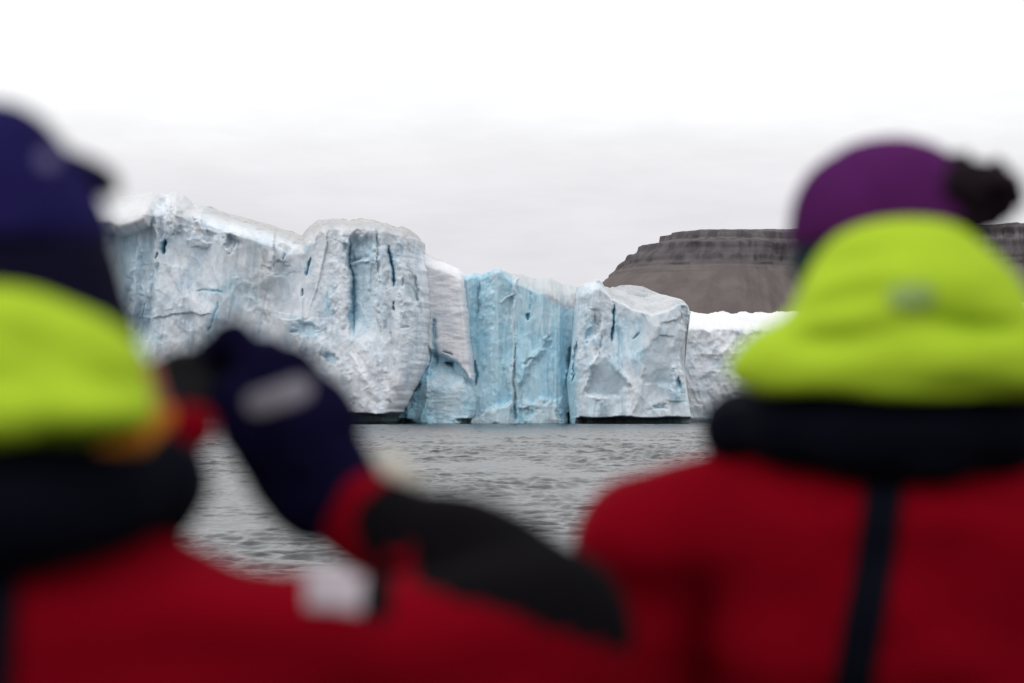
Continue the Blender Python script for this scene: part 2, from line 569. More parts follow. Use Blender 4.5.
tower = ice_block("ice_tower", None, ICE_W,
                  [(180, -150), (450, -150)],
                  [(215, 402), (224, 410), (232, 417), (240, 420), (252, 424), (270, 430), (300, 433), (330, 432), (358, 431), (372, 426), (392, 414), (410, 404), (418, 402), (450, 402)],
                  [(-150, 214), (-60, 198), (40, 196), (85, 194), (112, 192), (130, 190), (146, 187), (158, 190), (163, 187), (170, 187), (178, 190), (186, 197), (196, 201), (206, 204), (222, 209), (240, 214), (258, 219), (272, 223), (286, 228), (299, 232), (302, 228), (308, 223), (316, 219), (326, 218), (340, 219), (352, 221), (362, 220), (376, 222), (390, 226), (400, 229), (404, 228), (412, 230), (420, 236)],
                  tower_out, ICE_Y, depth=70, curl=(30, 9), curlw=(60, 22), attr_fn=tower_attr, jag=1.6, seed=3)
reparent(tower, berg)


# --- the smooth white slab right of the tower, with a pale blue foot
def slab_out(u, v, x, z, rim):
    o = -1.5 + 1.2 * sstep(425, 470, u)
    o = o + relief(x, z, 200, .16) + .25 * fbm(x / 3, z / 1.0, None, 203, 4)
    o = o - 4 * np.clip(1 - rim / 14, 0, 1) ** 1.6
    edge = np.interp(u, [395, 432, 440, 452, 462, 470, 480], [320, 350, 352, 358, 364, 378, 384])
    low = sstep(-1, 4, v - edge)
    o = o - 1.8 * low * (1 - sstep(8, 26, v - edge)) - 1.2 * np.exp(-((v - edge - 6) / 4.5) ** 2) * sstep(430, 440, u)
    bulge = sstep(372, 390, v) * (1 - ((u - 450) / 34) ** 2).clip(0, 1)
    o = o + 2.6 * bulge + low * relief(x, z, 210, .45)
    # polished wedge under the tower
    wd = inpoly(u, v, [(430, 352), (433, 425), (398, 425), (414, 392)], 4)
    o = o + 1.2 * wd + .8 * crack(u, v, [(431, 352), (428, 390), (421, 424)], 2.5)
    o = o - 1.2 * crack(u, v, [(433, 318), (434, 340), (435, 362)], 2.4)
    o = o - 1.8 * crack(u, v, [(442, 361), (450, 363), (459, 364)], 2.0) - 1.3 * crack(u, v, [(441, 350), (452, 353)], 1.2)
    o = o - 3 * sstep(418, 421, v) * (blob(u, v, (465, 420), 14, 8) + blob(u, v, (405, 421), 12, 7))
    return o


def slab_attr(u, v, x, z, rim, out):
    edge = np.interp(u, [395, 432, 440, 452, 462, 470, 480], [320, 350, 352, 358, 364, 378, 384])
    low = sstep(-1, 4, v - edge)
    B = .95 * low + .9 * crack(u, v, [(433, 312), (434, 340), (435, 362)], 3.2) + .7 * crack(u, v, [(468, 275), (472, 340), (476, 384)], 2.5)
    wd = inpoly(u, v, [(430, 352), (433, 425), (398, 425), (414, 392)], 3)
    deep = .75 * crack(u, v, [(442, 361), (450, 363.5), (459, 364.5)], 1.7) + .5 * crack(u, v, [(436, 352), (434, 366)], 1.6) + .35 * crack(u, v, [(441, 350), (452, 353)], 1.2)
    snow = .4 * low * blob(u, v, (448, 392), 22, 25)
    D = .6 * (1 - sstep(0, 3, rim))
    wet_shade = .65 * sstep(417, 421, v) * (blob(u, v, (466, 422), 16, 9) + blob(u, v, (408, 421), 16, 12)) + .5 * sstep(422, 424, v)
    return np.stack([B, D, wet_shade], -1), np.stack([snow, deep, .85 * wd], -1)


slab = ice_block("ice_slab", None, ICE_S,
                 [(240, 392), (450, 392)],
                 [(262, 462), (273, 465), (300, 467), (340, 471), (372, 475), (400, 477), (415, 474), (424, 470), (450, 470)],
                 [(392, 232), (410, 243), (424, 251), (436, 257), (444, 259), (456, 265), (468, 271), (480, 274)],
                 slab_out, ICE_Y + 2, depth=50, curl=(2, 4.5), curlw=(6, 7), attr_fn=slab_attr, jag=.8, seed=8)
reparent(slab, berg)


# --- the blue wall
def wall_out(u, v, x, z, rim):
    o = 0 * u
    # fin with a lit edge at the top, planes turned to either side
    o = o + np.interp(u, [455, 468, 479, 482, 493, 497, 514, 516, 545, 560, 575, 590], [-1.5, -1.0, -2.6, -2.2, 1.6, 1.9, -.2, .8, .6, -.4, -2.4, -2])
    fall = sstep(300, 400, v)
    o = o * (1 - .6 * fall) + fall * np.interp(u, [455, 480, 495, 514, 530, 560, 578], [0, .2, 1.0, .6, 1.4, .6, -1.6])
    o = o + relief(x, z, 300, .34, .6, 2.2)
    o = o + .55 * ridged(x / 1.5, z / 18, 305, 3)
    o = o - 3.0 * np.clip(1 - rim / np.interp(u, [460, 500, 530, 580], [6, 6, 16, 26]), 0, 1) ** 1.5 * np.interp(u, [460, 500, 530, 580], [.4, .4, 1.5, 2.6])
    o = o + .9 * crack(u, v, [(519, 276), (514, 296), (500, 303)], 1.6) + .7 * crack(u, v, [(515, 300), (513, 330), (511, 420)], 2.5)
    o = o - .5 * crack(u, v, [(513.5, 345), (514, 385), (513, 425)], 1.5) - .3 * crack(u, v, [(521, 388), (520, 424)], 1.4)
    o = o - .5 * crack(u, v, [(478, 280), (480, 300), (477, 320)], 1.6)
    o = o - 1.0 * crack(u, v, [(475, 360), (475.5, 386)], 1.6) - .9 * crack(u, v, [(529, 314), (529, 322)], 2.4) - .35 * crack(u, v, [(530, 290), (529, 312)], 1.5)
    o = o - .8 * blob(u, v, (545, 344), 6, 7) - 1.2 * crack(u, v, [(533, 358), (524, 366)], 2.0)
    o = o + 1.0 * crack(u, v, [(546, 336), (538, 352), (524, 368), (519, 385)], 4)
    o = o - 1.4 * crack(u, v, [(571, 345), (571, 370), (567, 382)], 3.0) - 3.0 * crack(u, v, [(570, 412), (569.5, 426)], 1.6)
    # pale aprons at the foot
    ap = np.maximum(inpoly(u, v, [(468, 416), (476, 408), (500, 402), (512, 396), (512, 428), (462, 428)], 4), .8 * inpoly(u, v, [(524, 404), (560, 400), (566, 428), (522, 428)], 8))
    o = o + 1.8 * ap
    return o


def wall_attr(u, v, x, z, rim, out):
    ap = np.maximum(inpoly(u, v, [(468, 416), (476, 408), (500, 402), (512, 396), (512, 428), (462, 428)], 4), .8 * inpoly(u, v, [(524, 404), (560, 400), (566, 428), (522, 428)], 8))
    capv = np.interp(u, [455, 480, 495, 512, 520, 535, 552, 566, 590], [268, 266, 266, 272, 282, 290, 300, 306, 310])
    cap = 1 - sstep(-3, 5, v - capv)
    B = (1.0 - .35 * ap) * (1 - .95 * cap) * (.72 + .38 * ridged(x / 2.2, z / 28, 330, 4) + .25 * fbm(x / 5, z / 9, None, 331, 3))
    B = B - .5 * crack(u, v, [(519, 276), (514, 296), (500, 303)], 1.3) - .4 * crack(u, v, [(515, 300), (513, 330), (511, 420)], 2.2) - .35 * crack(u, v, [(552, 300), (548, 330), (540, 350)], 3)
    snow = .45 * cap + .5 * crack(u, v, [(519, 276), (514, 296), (500, 303)], 1.3) + .35 * ap + .3 * crack(u, v, [(515, 300), (513, 330), (511, 420)], 2.0)
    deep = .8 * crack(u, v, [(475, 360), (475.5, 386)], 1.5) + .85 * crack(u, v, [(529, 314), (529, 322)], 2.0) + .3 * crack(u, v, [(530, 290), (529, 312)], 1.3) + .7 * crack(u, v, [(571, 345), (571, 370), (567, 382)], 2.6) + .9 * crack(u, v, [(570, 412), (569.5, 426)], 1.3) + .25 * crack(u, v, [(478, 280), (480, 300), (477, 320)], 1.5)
    D = .9 * cap * sstep(498, 520, u) * .5 + .95 * crack(u, v, [(513.5, 358), (514, 368)], 1.5) + .5 * crack(u, v, [(513.5, 368), (514, 392), (513, 425)], 1.4) + .8 * crack(u, v, [(533, 358), (524, 366)], 2.0) + .35 * crack(u, v, [(546, 340), (533, 358)], 4) + .35 * crack(u, v, [(521, 388), (520, 424)], 1.3) + .5 * blob(u, v, (478, 271), 8, 2.2)
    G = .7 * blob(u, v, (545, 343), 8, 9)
    wet_shade = .55 * sstep(422.3, 424.5, v)
    return np.stack([B, D, wet_shade], -1), np.stack([snow, deep, G], -1)


wall = ice_block("blue_ice_wall", None, ICE_B,
                 [(240, 452), (450, 452)], [(270, 592), (450, 592)],
                 [(452, 276), (466, 274), (474, 272), (483, 273), (488, 271), (493, 269), (498, 268), (504, 270), (511, 273), (522, 273), (532, 276), (540, 277), (550, 275), (558, 279), (564, 282), (572, 281), (582, 284), (592, 286)],
                 wall_out, ICE_Y + 4, depth=50, curl=(3, 3), curlw=(6, 6), attr_fn=wall_attr, jag=.6, seed=12)
reparent(wall, berg)


# --- the white block at the right end
def block_out(u, v, x, z, rim):
    o = 1.0 + 3.0 * np.exp(-((u - 592) / 13) ** 2) + 2.0 * sstep(600, 640, u) - 1.5 * sstep(672, 692, u)
    o = o + relief(x, z, 400, 1.0)
    capv = np.interp(u, [570, 580, 600, 612, 632, 650, 668, 690], [284, 285, 286, 300, 312, 316, 312, 304])
    top = np.clip((capv - v) / 22, 0, 1)
    o = o - 16 * top ** 1.3 * sstep(596, 612, u) - 2.5 * np.clip(1 - rim / 12, 0, 1) ** 1.5
    o = o - .6 * relief(x, z, 400, 1.0) * sstep(.05, .3, top)
    # two flat broken faces
    f1 = inpoly(u, v, [(602, 352), (612, 362), (628, 386), (618, 398), (584, 396), (588, 372)], 3)
    f2 = inpoly(u, v, [(645, 341), (668, 336), (674, 350), (672, 388), (642, 386), (638, 356)], 4)
    pl1 = 2.0 + .06 * (u - 605) / 6 - .13 * (v - 372) / 6
    pl2 = 2.6 - .16 * (u - 656) / 6 - .06 * (v - 362) / 6
    o = o * (1 - .9 * f1) + .9 * f1 * pl1 + f1 * .3 * fbm(x / 2, z / 3, None, 410, 4)
    o = o * (1 - .8 * f2) + .8 * f2 * pl2 + f2 * .4 * fbm(x / 2, z / 3, None, 411, 4)
    o = o + .6 * crack(u, v, [(600, 351), (588, 370), (583, 394)], 3) + .5 * crack(u, v, [(604, 351), (616, 366), (630, 386)], 3)
    o = o - 1.3 * crack(u, v, [(614, 305), (612, 320), (611, 341)], 1.7) - .6 * crack(u, v, [(639, 332), (632, 339)], 1.4)
    o = o - 1.4 * blob(u, v, (594, 328), 7, 14, 10) - .4 * crack(u, v, [(603, 334), (599, 350)], 1.6)
    o = o - 1.8 * blob(u, v, (686, 322), 7, 16) + 1.2 * crack(u, v, [(670, 292), (683, 302), (690, 312)], 4)
    o = o - 1.4 * blob(u, v, (678, 384), 4, 7) - .8 * blob(u, v, (659, 406), 8, 4)
    o = o - 2.2 * crack(u, v, [(578, 340), (576, 365), (570, 382)], 2)
    o = o - 5 * sstep(416.5, 419, v + 1.6 * fbm(x / 2.5, x * 0, None, 62, 4)) * sstep(574, 584, u)
    return o


def block_attr(u, v, x, z, rim, out):
    f1 = inpoly(u, v, [(602, 352), (612, 362), (628, 386), (618, 398), (584, 396), (588, 372)], 3)
    f2 = inpoly(u, v, [(645, 341), (668, 336), (674, 350), (672, 388), (642, 386), (638, 356)], 4)
    capv = np.interp(u, [570, 580, 600, 612, 632, 650, 668, 690], [284, 285, 286, 300, 312, 316, 312, 304])
    cap = sstep(-2, 4, capv - v) * sstep(598, 612, u)
    B = .25 + .5 * sstep(606, 620, u) * (1 - sstep(636, 650, u)) * sstep(310, 325, v) * (1 - sstep(350, 375, v)) + .5 * blob(u, v, (592, 330), 9, 16) + .7 * (1 - sstep(572, 580, u)) + .35 * blob(u, v, (600, 408), 20, 12) + .5 * blob(u, v, (682, 395), 10, 16) + .5 * crack(u, v, [(614, 305), (612, 320), (611, 341)], 4)
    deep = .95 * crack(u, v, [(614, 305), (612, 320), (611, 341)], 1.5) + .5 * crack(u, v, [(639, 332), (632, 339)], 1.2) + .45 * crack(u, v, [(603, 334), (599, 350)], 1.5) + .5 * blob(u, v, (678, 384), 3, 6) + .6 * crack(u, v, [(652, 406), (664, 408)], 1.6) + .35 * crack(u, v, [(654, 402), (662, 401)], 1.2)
    D = .85 * cap + .8 * blob(u, v, (649, 308), 7, 4) + .6 * blob(u, v, (620, 298), 12, 3.5, 35) + .4 * blob(u, v, (629, 390), 12, 5, -15) + .25 * blob(u, v, (573, 392), 8, 8) + .35 * (1 - sstep(0, 6, rim))
    snow = .1 * cap + .3 * blob(u, v, (640, 395), 30, 14)
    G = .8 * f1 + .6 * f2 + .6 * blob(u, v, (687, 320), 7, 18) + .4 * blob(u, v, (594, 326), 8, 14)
    wet_shade = .92 * sstep(416.2, 419, v) * sstep(574, 584, u) + .5 * sstep(423, 424, v)
    return np.stack([B, D, wet_shade], -1), np.stack([snow, deep, G], -1)


block = ice_block("ice_block", None, ICE_W,
                  [(280, 578), (300, 576), (330, 573), (360, 571), (380, 567), (395, 568), (424, 571), (450, 571)],
                  [(286, 668), (292, 678), (300, 689), (310, 692), (330, 691), (342, 686), (352, 684), (370, 684), (380, 687), (400, 690), (418, 696), (450, 696)],
                  [(566, 288), (578, 285), (588, 282), (595, 279), (600, 280), (605, 286), (611, 286), (616, 283), (624, 281), (636, 280), (648, 282), (656, 285), (664, 288), (670, 290), (680, 295), (692, 304)],
                  block_out, ICE_Y, depth=45, curl=(5, 10), curlw=(10, 14), attr_fn=block_attr, jag=1.0, seed=17)
reparent(block, berg)

# --- the low rough glacier front further back
def rough_out(u, v, x, z, rim):
    o = relief(x, z, 500, .45, .8, .4) - 1.3 * facets(x + .5 * z, z, 1.7, 2.3, 505, 1.0, .55) - .8 * facets(x - .4 * z, z, .8, 1.2, 507, 1.0, .55) + 1.1 * ridged((x + .3 * z) / 2.2, z / 3.4, 509, 5)
    o = .5 * o - 9 * np.clip(1 - rim / 20, 0, 1) ** 1.5
    o = o - 6 * sstep(300, 420, 420 - (v - 320)) * 0
    return o


def rough_attr(u, v, x, z, rim, out):
    cap = 1 - sstep(6, 24, rim + 9 * fbm(x / 3, z / 3, None, 525, 4))
    shards = sstep(.48, .72, ridged((x + .35 * z) / 1.1, z / 1.9, 520, 4)) * sstep(14, 34, rim)
    B = .06 + .25 * sstep(.0, .5, fbm(x / 6, z / 6, None, 521, 3))
    G = .8 * shards * sstep(-.2, .3, fbm(x / 7, z / 9, None, 523, 3))
    snow = .75 * cap
    wet_shade = .7 * sstep(416.5, 418.5, v) * (1 - sstep(700, 712, u))
    return np.stack([B * (1 - cap), .03 * (1 - cap), wet_shade], -1), np.stack([snow, .25 * shards * sstep(.3, .6, fbm(x / 3, z / 3, None, 524, 3)), G], -1)


ROUGH_Y = 440.0
rough = ice_block("rough_iceberg", None, ICE_R, [(300, 668), (450, 668)], [(300, 1180), (450, 1180)],
                  [(668, 312), (686, 311), (700, 310), (712, 311), (720, 309), (734, 311), (750, 310), (764, 311), (790, 309), (850, 305), (950, 300), (1100, 300), (1180, 304)],
                  rough_out, ROUGH_Y, depth=90, vb=440, curl=(6, 20), curlw=(8, 40), attr_fn=rough_attr, res=1.1, jag=3.0, seed=23)
rough_root = rough
tag(rough, "low rubbly white iceberg with a snowy top, behind the big iceberg's right end", "iceberg")

# ------------------------------------------------------------------ mesa
def mesa():
    Y0, s = 4000.0, 4000.0 / F
    X0 = (700 - 512) * s
    sea = WATER_Z
    prof = [(-40, 228), (0, 229), (14, 230.5), (32, 233), (34, 240), (48, 243.2), (54, 244), (57, 250), (64, 255), (66, 262), (73, 266), (74, 268), (79, 270), (80, 272.5), (94, 284), (150, 330), (200, 372), (250, 412), (256, 416)]
    d = np.array([p[0] for p in prof]) * s
    zz = (HOR - np.array([p[1] for p in prof])) * s + CAM_Z
    n = 210
    tt = np.linspace(0, 1, n)
    arc = np.concatenate([[0], np.cumsum(np.hypot(np.diff(d), np.diff(zz)))])
    arc /= arc[-1]
    D, Z = np.interp(tt, arc, d), np.interp(tt, arc, zz)
    # plan outline: along the front from the right, round the corner, away to the back
    pts = []
    for x in np.linspace(2400, X0 + 50, 800):
        pts.append((x, Y0, 0, -1))
    for a in np.linspace(0, math.pi / 2, 170)[1:]:
        pts.append((X0 + 50 - 50 * math.sin(a), Y0 + 50 - 50 * math.cos(a), -math.sin(a), -math.cos(a)))
    for y in np.linspace(Y0 + 50, Y0 + 2600, 200)[1:]:
        pts.append((X0, y, -1, 0))
    pts = np.array(pts)
    al = np.concatenate([[0], np.cumsum(np.hypot(np.diff(pts[:, 0]), np.diff(pts[:, 1])))])
    AL, DD = np.meshgrid(al, D, indexing='xy')
    ZZ = np.broadcast_to(Z[:, None], AL.shape).copy()
    mult = .20 + .80 * np.exp(-(np.minimum(AL - al[799], 0) / 110) ** 2)
    kd = 79 * s
    DD = np.where(DD < 0, DD, np.where(DD < kd, DD * mult, DD - kd * (1 - mult)))
    cliff = ((ZZ > np.interp(262, [229, 416], [zz[1], zz[-1]]))).astype(float)
    hz = ZZ / 300
    gul = ridged(AL / 90, hz * .35, 31, 4) * 16 + ridged(AL / 26, hz * .8, 35, 3) * 7
    tal = sstep(.05, .25, 1 - hz) * (1 - sstep(.9, 1, 1 - hz))
    butt = facets(AL, ZZ, 42, 60, 41, .9) * 17 + facets(AL, ZZ, 17, 24, 42, 1.0) * 8
    butt = .8 * butt - 10 + 10 * ridged(AL / 17, ZZ / 110, 45, 3) + 8 * ridged(AL / 34, ZZ / 120, 47, 3)
    strata = 2.2 * vnoise(ZZ / 9, AL / 400, None, 51) + 1.2 * vnoise(ZZ / 3.5, AL / 200, None, 52)
    DD = DD + gul * (.35 + .5 * tal) + butt * (1 - sstep(250, 300, 0 * ZZ + 0)) * sstep(225, 250, ZZ) + strata * sstep(200, 235, ZZ)
    rise = (1 + .035 * np.clip((pts[:, 0] - 460) / 400, 0, 3))
    X = pts[None, :, 0] + pts[None, :, 2] * DD
    Yv = pts[None, :, 1] + pts[None, :, 3] * DD
    ZZ = np.maximum(ZZ * rise[None, :] + fbm(AL / 40, DD / 30, None, 55, 4) * 2.0, -10)
    V = np.stack([X, Yv, ZZ], -1)
    R, C = V.shape[:2]
    # the plateau and the far side: one more row swept to the middle of the plateau
    mid = V[0].copy()
    mid[:, 0] = np.clip(mid[:, 0] + 600, None, 2500)
    mid[:, 1] = np.clip(mid[:, 1] + 2000, None, 6900)
    mid[:, 2] = V[0, :, 2] - 4
    V = np.concatenate([mid[None], V])
    idx = np.arange((R + 1) * C).reshape(R + 1, C)
    q = np.stack([idx[:-1, :-1], idx[1:, :-1], idx[1:, 1:], idx[:-1, 1:]], -1).reshape(-1, 4)
    m, nt, b = new_mat("basalt_slopes")
    k = NT(nt)
    pos = k.n('ShaderNodeNewGeometry').outputs['Position']
    sp = k.n('ShaderNodeSeparateXYZ')
    nt.links.new(pos, sp.inputs[0])
    n1 = k.noise(k.scaled(pos, (1, 1, .35)), .03, 6, .65)
    bed = k.noise(k.scaled(pos, (.02, .02, 1)), .16, 4, .65)
    f = k.math('DIVIDE', sp.outputs[2], 310.0)
    fz = k.math('ADD', f, k.math('MULTIPLY', k.math('SUBTRACT', n1, .5), .10))
    c1 = k.ramp(fz, [(.25, (.125, .107, .103)), (.62, (.150, .128, .122)), (.745, (.155, .135, .129)), (.80, (.140, .125, .132)), (.84, (.125, .113, .123)), (.90, (.150, .135, .143)), (1.0, (.150, .136, .140))])
    c2 = k.mix(k.math('MULTIPLY', k.ramp(bed, [(.50, g3(0)), (.62, g3(.5))]), k.ramp(f, [(.68, g3(.10)), (.73, g3(1))])), c1, (.085, .076, .080, 1))
    vs_ = k.noise(k.scaled(pos, (1, 1, .12)), .055, 4, .6)
    c2 = k.mix(k.math('MULTIPLY', k.ramp(vs_, [(.44, g3(0)), (.58, g3(.95))]), k.ramp(f, [(.76, g3(.12)), (.80, g3(1))])), c2, (.080, .071, .080, 1))
    c3 = k.mix(k.ramp(n1, [(.40, g3(.45)), (.60, g3(0))]), c2, (.088, .076, .078, 1))
    nt.links.new(c3, b.inputs['Base Color'])
    b.inputs['Roughness'].default_value = .95
    b.inputs['Specular IOR Level'].default_value = .1
    o = make_mesh("mesa", V.reshape(-1, 3), q, m)
    o["kind"] = "structure"
    return o


mesa()

# ------------------------------------------------------------------ water
def water():
    nr, ncol = 1500, 560
    r = np.concatenate([np.linspace(1.0, 14, 40), np.geomspace(14.4, 420, nr - 60), np.geomspace(425, 12000, 20)])
    a = np.radians(np.linspace(-15, 15, ncol))
    Rr, A = np.meshgrid(r, a, indexing='ij')
    X, Y = Rr * np.sin(A), Rr * np.cos(A)
    Zw = np.zeros_like(X)
    sp = np.gradient(r)[:, None]
    for i in range(90):
        lam = 0.26 * (2.1 / .26) ** (rng.random())
        th = math.radians(rng.normal(78, 34))
        kx, ky = 2 * math.pi / lam * math.cos(th), 2 * math.pi / lam * math.sin(th)
        amp = .0047 * lam ** .9
        att = 1 - sstep(.25, .7, np.maximum(sp * abs(math.sin(th)), Rr * (a[1] - a[0]) * abs(math.cos(th))) / lam)
        ph = kx * X + ky * Y + rng.random() * 6.28 + 1.2 * vnoise(X / (lam * 6), Y / (lam * 6), None, i)
        s = .5 + .5 * np.sin(ph)
        Zw += amp * (.6 + .4 * sstep(35, 75, Rr)) * att * (2.2 * s ** 2.5 - .7)
    gust = np.clip(.85 + 1.5 * fbm(X / 3.2, Y / 6, None, 77, 4) + .6 * fbm(X / 18, Y / 40, None, 79, 3), .3, 1.5)
    Zw = Zw * gust + WATER_Z
    fine = np.stack([X, Y, Zw], -1)
    R, C = X.shape
    idx = np.arange(R * C).reshape(R, C)
    q = np.stack([idx[:-1, :-1], idx[1:, :-1], idx[1:, 1:], idx[:-1, 1:]], -1).reshape(-1, 4)
    V = fine.reshape(-1, 3)
    # the rest of the sea, flat, all round
    extra, faces = [], [q]
    off = len(V)
    for sgn, col in ((-1, 0), (1, C - 1)):
        e = idx[:, col]
        angs = np.radians(np.linspace(15, 180, 30))[1:] * sgn
        rr = r[::15] if False else r
        prev = e
        for an in angs:
            pts = np.stack([rr * math.sin(an), rr * math.cos(an), np.full(R, WATER_Z)], -1)
            cur = np.arange(off, off + R)
            extra.append(pts)
            off += R
            f = np.stack([prev[:-1], prev[1:], cur[1:], cur[:-1]], -1)
            faces.append(f if sgn < 0 else f[:, ::-1])
            prev = cur
    V = np.concatenate([V] + extra)
    m, nt, b = new_mat("sea_water")
    k = NT(nt)
    b.inputs['Base Color'].default_value = (.016, .024, .028, 1)
    b.inputs['Roughness'].default_value = .22
    b.inputs['IOR'].default_value = 1.33
    b.inputs['Specular Tint'].default_value = (.85, .80, .93, 1)
    geo = k.n('ShaderNodeNewGeometry')
    pos = geo.outputs['Position']
    v1 = k.noise(k.scaled(pos, (1, .55, 1)), 3.2, 5, .6, color=True, dist=.6)
    v2 = k.noise(k.scaled(pos, (.8, .35, 1)), .7, 3, .6, color=True, dist=.4)
    sub = k.n('ShaderNodeVectorMath', operation='SUBTRACT')
    nt.links.new(v1, sub.inputs[0])
    sub.inputs[1].default_value = (.5, .5, .5)
    sc = k.scaled(sub.outputs[0], (.40, .55, 0))
    sub2 = k.n('ShaderNodeVectorMath', operation='SUBTRACT')
    nt.links.new(v2, sub2.inputs[0])
    sub2.inputs[1].default_value = (.5, .5, .5)
    sc2 = k.scaled(sub2.outputs[0], (.14, .26, 0))
    ad = k.n('ShaderNodeVectorMath', operation='ADD')
    nt.links.new(sc, ad.inputs[0])
    nt.links.new(sc2, ad.inputs[1])
    ad2 = k.n('ShaderNodeVectorMath', operation='ADD')
    nt.links.new(ad.outputs[0], ad2.inputs[0])
    nt.links.new(geo.outputs['Normal'], ad2.inputs[1])
    nm = k.n('ShaderNodeVectorMath', operation='NORMALIZE')
    nt.links.new(ad2.outputs[0], nm.inputs[0])
    nt.links.new(nm.outputs[0], b.inputs['Normal'])
    o = make_mesh("water", V, faces, m)
    o["kind"] = "structure"


water()

# ------------------------------------------------------------------ distance fields for people and clothes
V3 = lambda *a: np.array(a, float)


def cap(p, a, b, ra, rb=None):
    rb = ra if rb is None else rb
    a, b = np.asarray(a, float), np.asarray(b, float)
    ba = b - a
    h = np.clip(((p - a) @ ba) / max(ba @ ba, 1e-9), 0, 1)
    return np.linalg.norm(p - a - h[..., None] * ba, axis=-1) - (ra + (rb - ra) * h)


def ell(p, c, r, rz=0.0, rx=0.0, ry=0.0):
    q = p - np.asarray(c, float)
    for ang, (i, j) in ((rz, (0, 1)), (rx, (1, 2)), (ry, (0, 2))):
        if ang:
            t = math.radians(ang)
            a, b = q[..., i].copy(), q[..., j].copy()
            q = q.copy()
            q[..., i] = a * math.cos(t) + b * math.sin(t)
            q[..., j] = -a * math.sin(t) + b * math.cos(t)
    q = q / np.asarray(r, float)
    k0 = np.linalg.norm(q, axis=-1)
    k1 = np.linalg.norm(q / np.asarray(r, float), axis=-1) + 1e-9
    return k0 * (k0 - 1) / k1


def box(p, c, h, r=.005):
    q = np.abs(p - np.asarray(c, float)) - (np.asarray(h, float) - r)
    return np.linalg.norm(np.maximum(q, 0), axis=-1) + np.minimum(q.max(-1), 0) - r


def smin(a, b, k=.02):
    h = np.clip(.5 + .5 * (b - a) / k, 0, 1)
    return b + (a - b) * h - k * h * (1 - h)


def smax(a, b, k=.02):
    return -smin(-a, -b, k)


def union(k, *ds):
    r = ds[0]
    for d in ds[1:]:
        r = smin(r, d, k)
    return r


def chain(p, pts, rad, k=.02):
    return union(k, *[cap(p, pts[i], pts[i + 1], rad[i], rad[i + 1]) for i in range(len(pts) - 1)])


def polygonise(fn, lo, hi, h):
    """surface nets"""
    lo, hi = np.asarray(lo, float), np.asarray(hi, float)
    n = np.ceil((hi - lo) / h).astype(int) + 1
    ax = [lo[i] + h * np.arange(n[i]) for i in range(3)]
    f = np.empty(n, np.float64)
    for i0 in range(0, n[0], 24):
        g = np.stack(np.meshgrid(ax[0][i0:i0 + 24], ax[1], ax[2], indexing='ij'), -1)
        f[i0:i0 + 24] = fn(g)
    f[0], f[-1] = np.maximum(f[0], h * .5), np.maximum(f[-1], h * .5)
    f[:, 0], f[:, -1] = np.maximum(f[:, 0], h * .5), np.maximum(f[:, -1], h * .5)
    f[:, :, 0], f[:, :, -1] = np.maximum(f[:, :, 0], h * .5), np.maximum(f[:, :, -1], h * .5)
    s = f < 0
    acc = np.zeros(tuple(n - 1) + (3,))
    cnt = np.zeros(tuple(n - 1))
    for axis in range(3):
        o1, o2 = [a for a in range(3) if a != axis]
        A = np.moveaxis(f, (axis, o1, o2), (0, 1, 2))
        S = np.moveaxis(s, (axis, o1, o2), (0, 1, 2))
        cr = S[:-1] != S[1:]
        t = np.where(cr, A[:-1] / np.where(cr, A[:-1] - A[1:], 1), 0)
        accv = np.moveaxis(acc, (axis, o1, o2), (0, 1, 2))
        cntv = np.moveaxis(cnt, (axis, o1, o2), (0, 1, 2))
        for a in (0, 1):
            for b in (0, 1):
                sl = (slice(None), slice(a, cr.shape[1] - 1 + a), slice(b, cr.shape[2] - 1 + b))
                c = cr[sl]
                cntv += c
                accv[..., axis] += np.where(c, t[sl], 0)
                accv[..., o1] += np.where(c, a, 0)
                accv[..., o2] += np.where(c, b, 0)
    act = cnt > 0
    vid = np.full(cnt.shape, -1, np.int64)
    vid[act] = np.arange(act.sum())
    cell = np.argwhere(act)
    V = lo + h * (cell + acc[act] / cnt[act][:, None])
    faces = []
    for axis in range(3):
        o1, o2 = [(1, 2), (2, 0), (0, 1)][axis]
        S = np.moveaxis(s, (axis, o1, o2), (0, 1, 2))
        I = np.moveaxis(vid, (axis, o1, o2), (0, 1, 2))
        cr = (S[:-1] != S[1:])[:, 1:-1, 1:-1]
        q = np.stack([I[:, :-1, :-1][cr], I[:, 1:, :-1][cr], I[:, 1:, 1:][cr], I[:, :-1, 1:][cr]], -1)
        flip = S[:-1, 1:-1, 1:-1][cr]
        q[~flip] = q[~flip][:, ::-1]
        faces.append(q)
    Fc = np.concatenate(faces)
    return V, Fc[(Fc >= 0).all(1)]


def sdf_mesh(name, fn, lo, hi, h, mats, root, pick=None):
    V, Fc = polygonise(fn, lo, hi, h)
    mi = pick(V[Fc].mean(1)) if pick else None
    o = make_mesh(name, V - np.array(root.location), Fc, mats, root, midx=mi)
    return o


def grad(fn, p, e=.002):
    g = np.stack([fn(p + V3(e, 0, 0)) - fn(p - V3(e, 0, 0)), fn(p + V3(0, e, 0)) - fn(p - V3(0, e, 0)), fn(p + V3(0, 0, e)) - fn(p - V3(0, 0, e))], -1)
    return g / (np.linalg.norm(g, axis=-1, keepdims=True) + 1e-9)


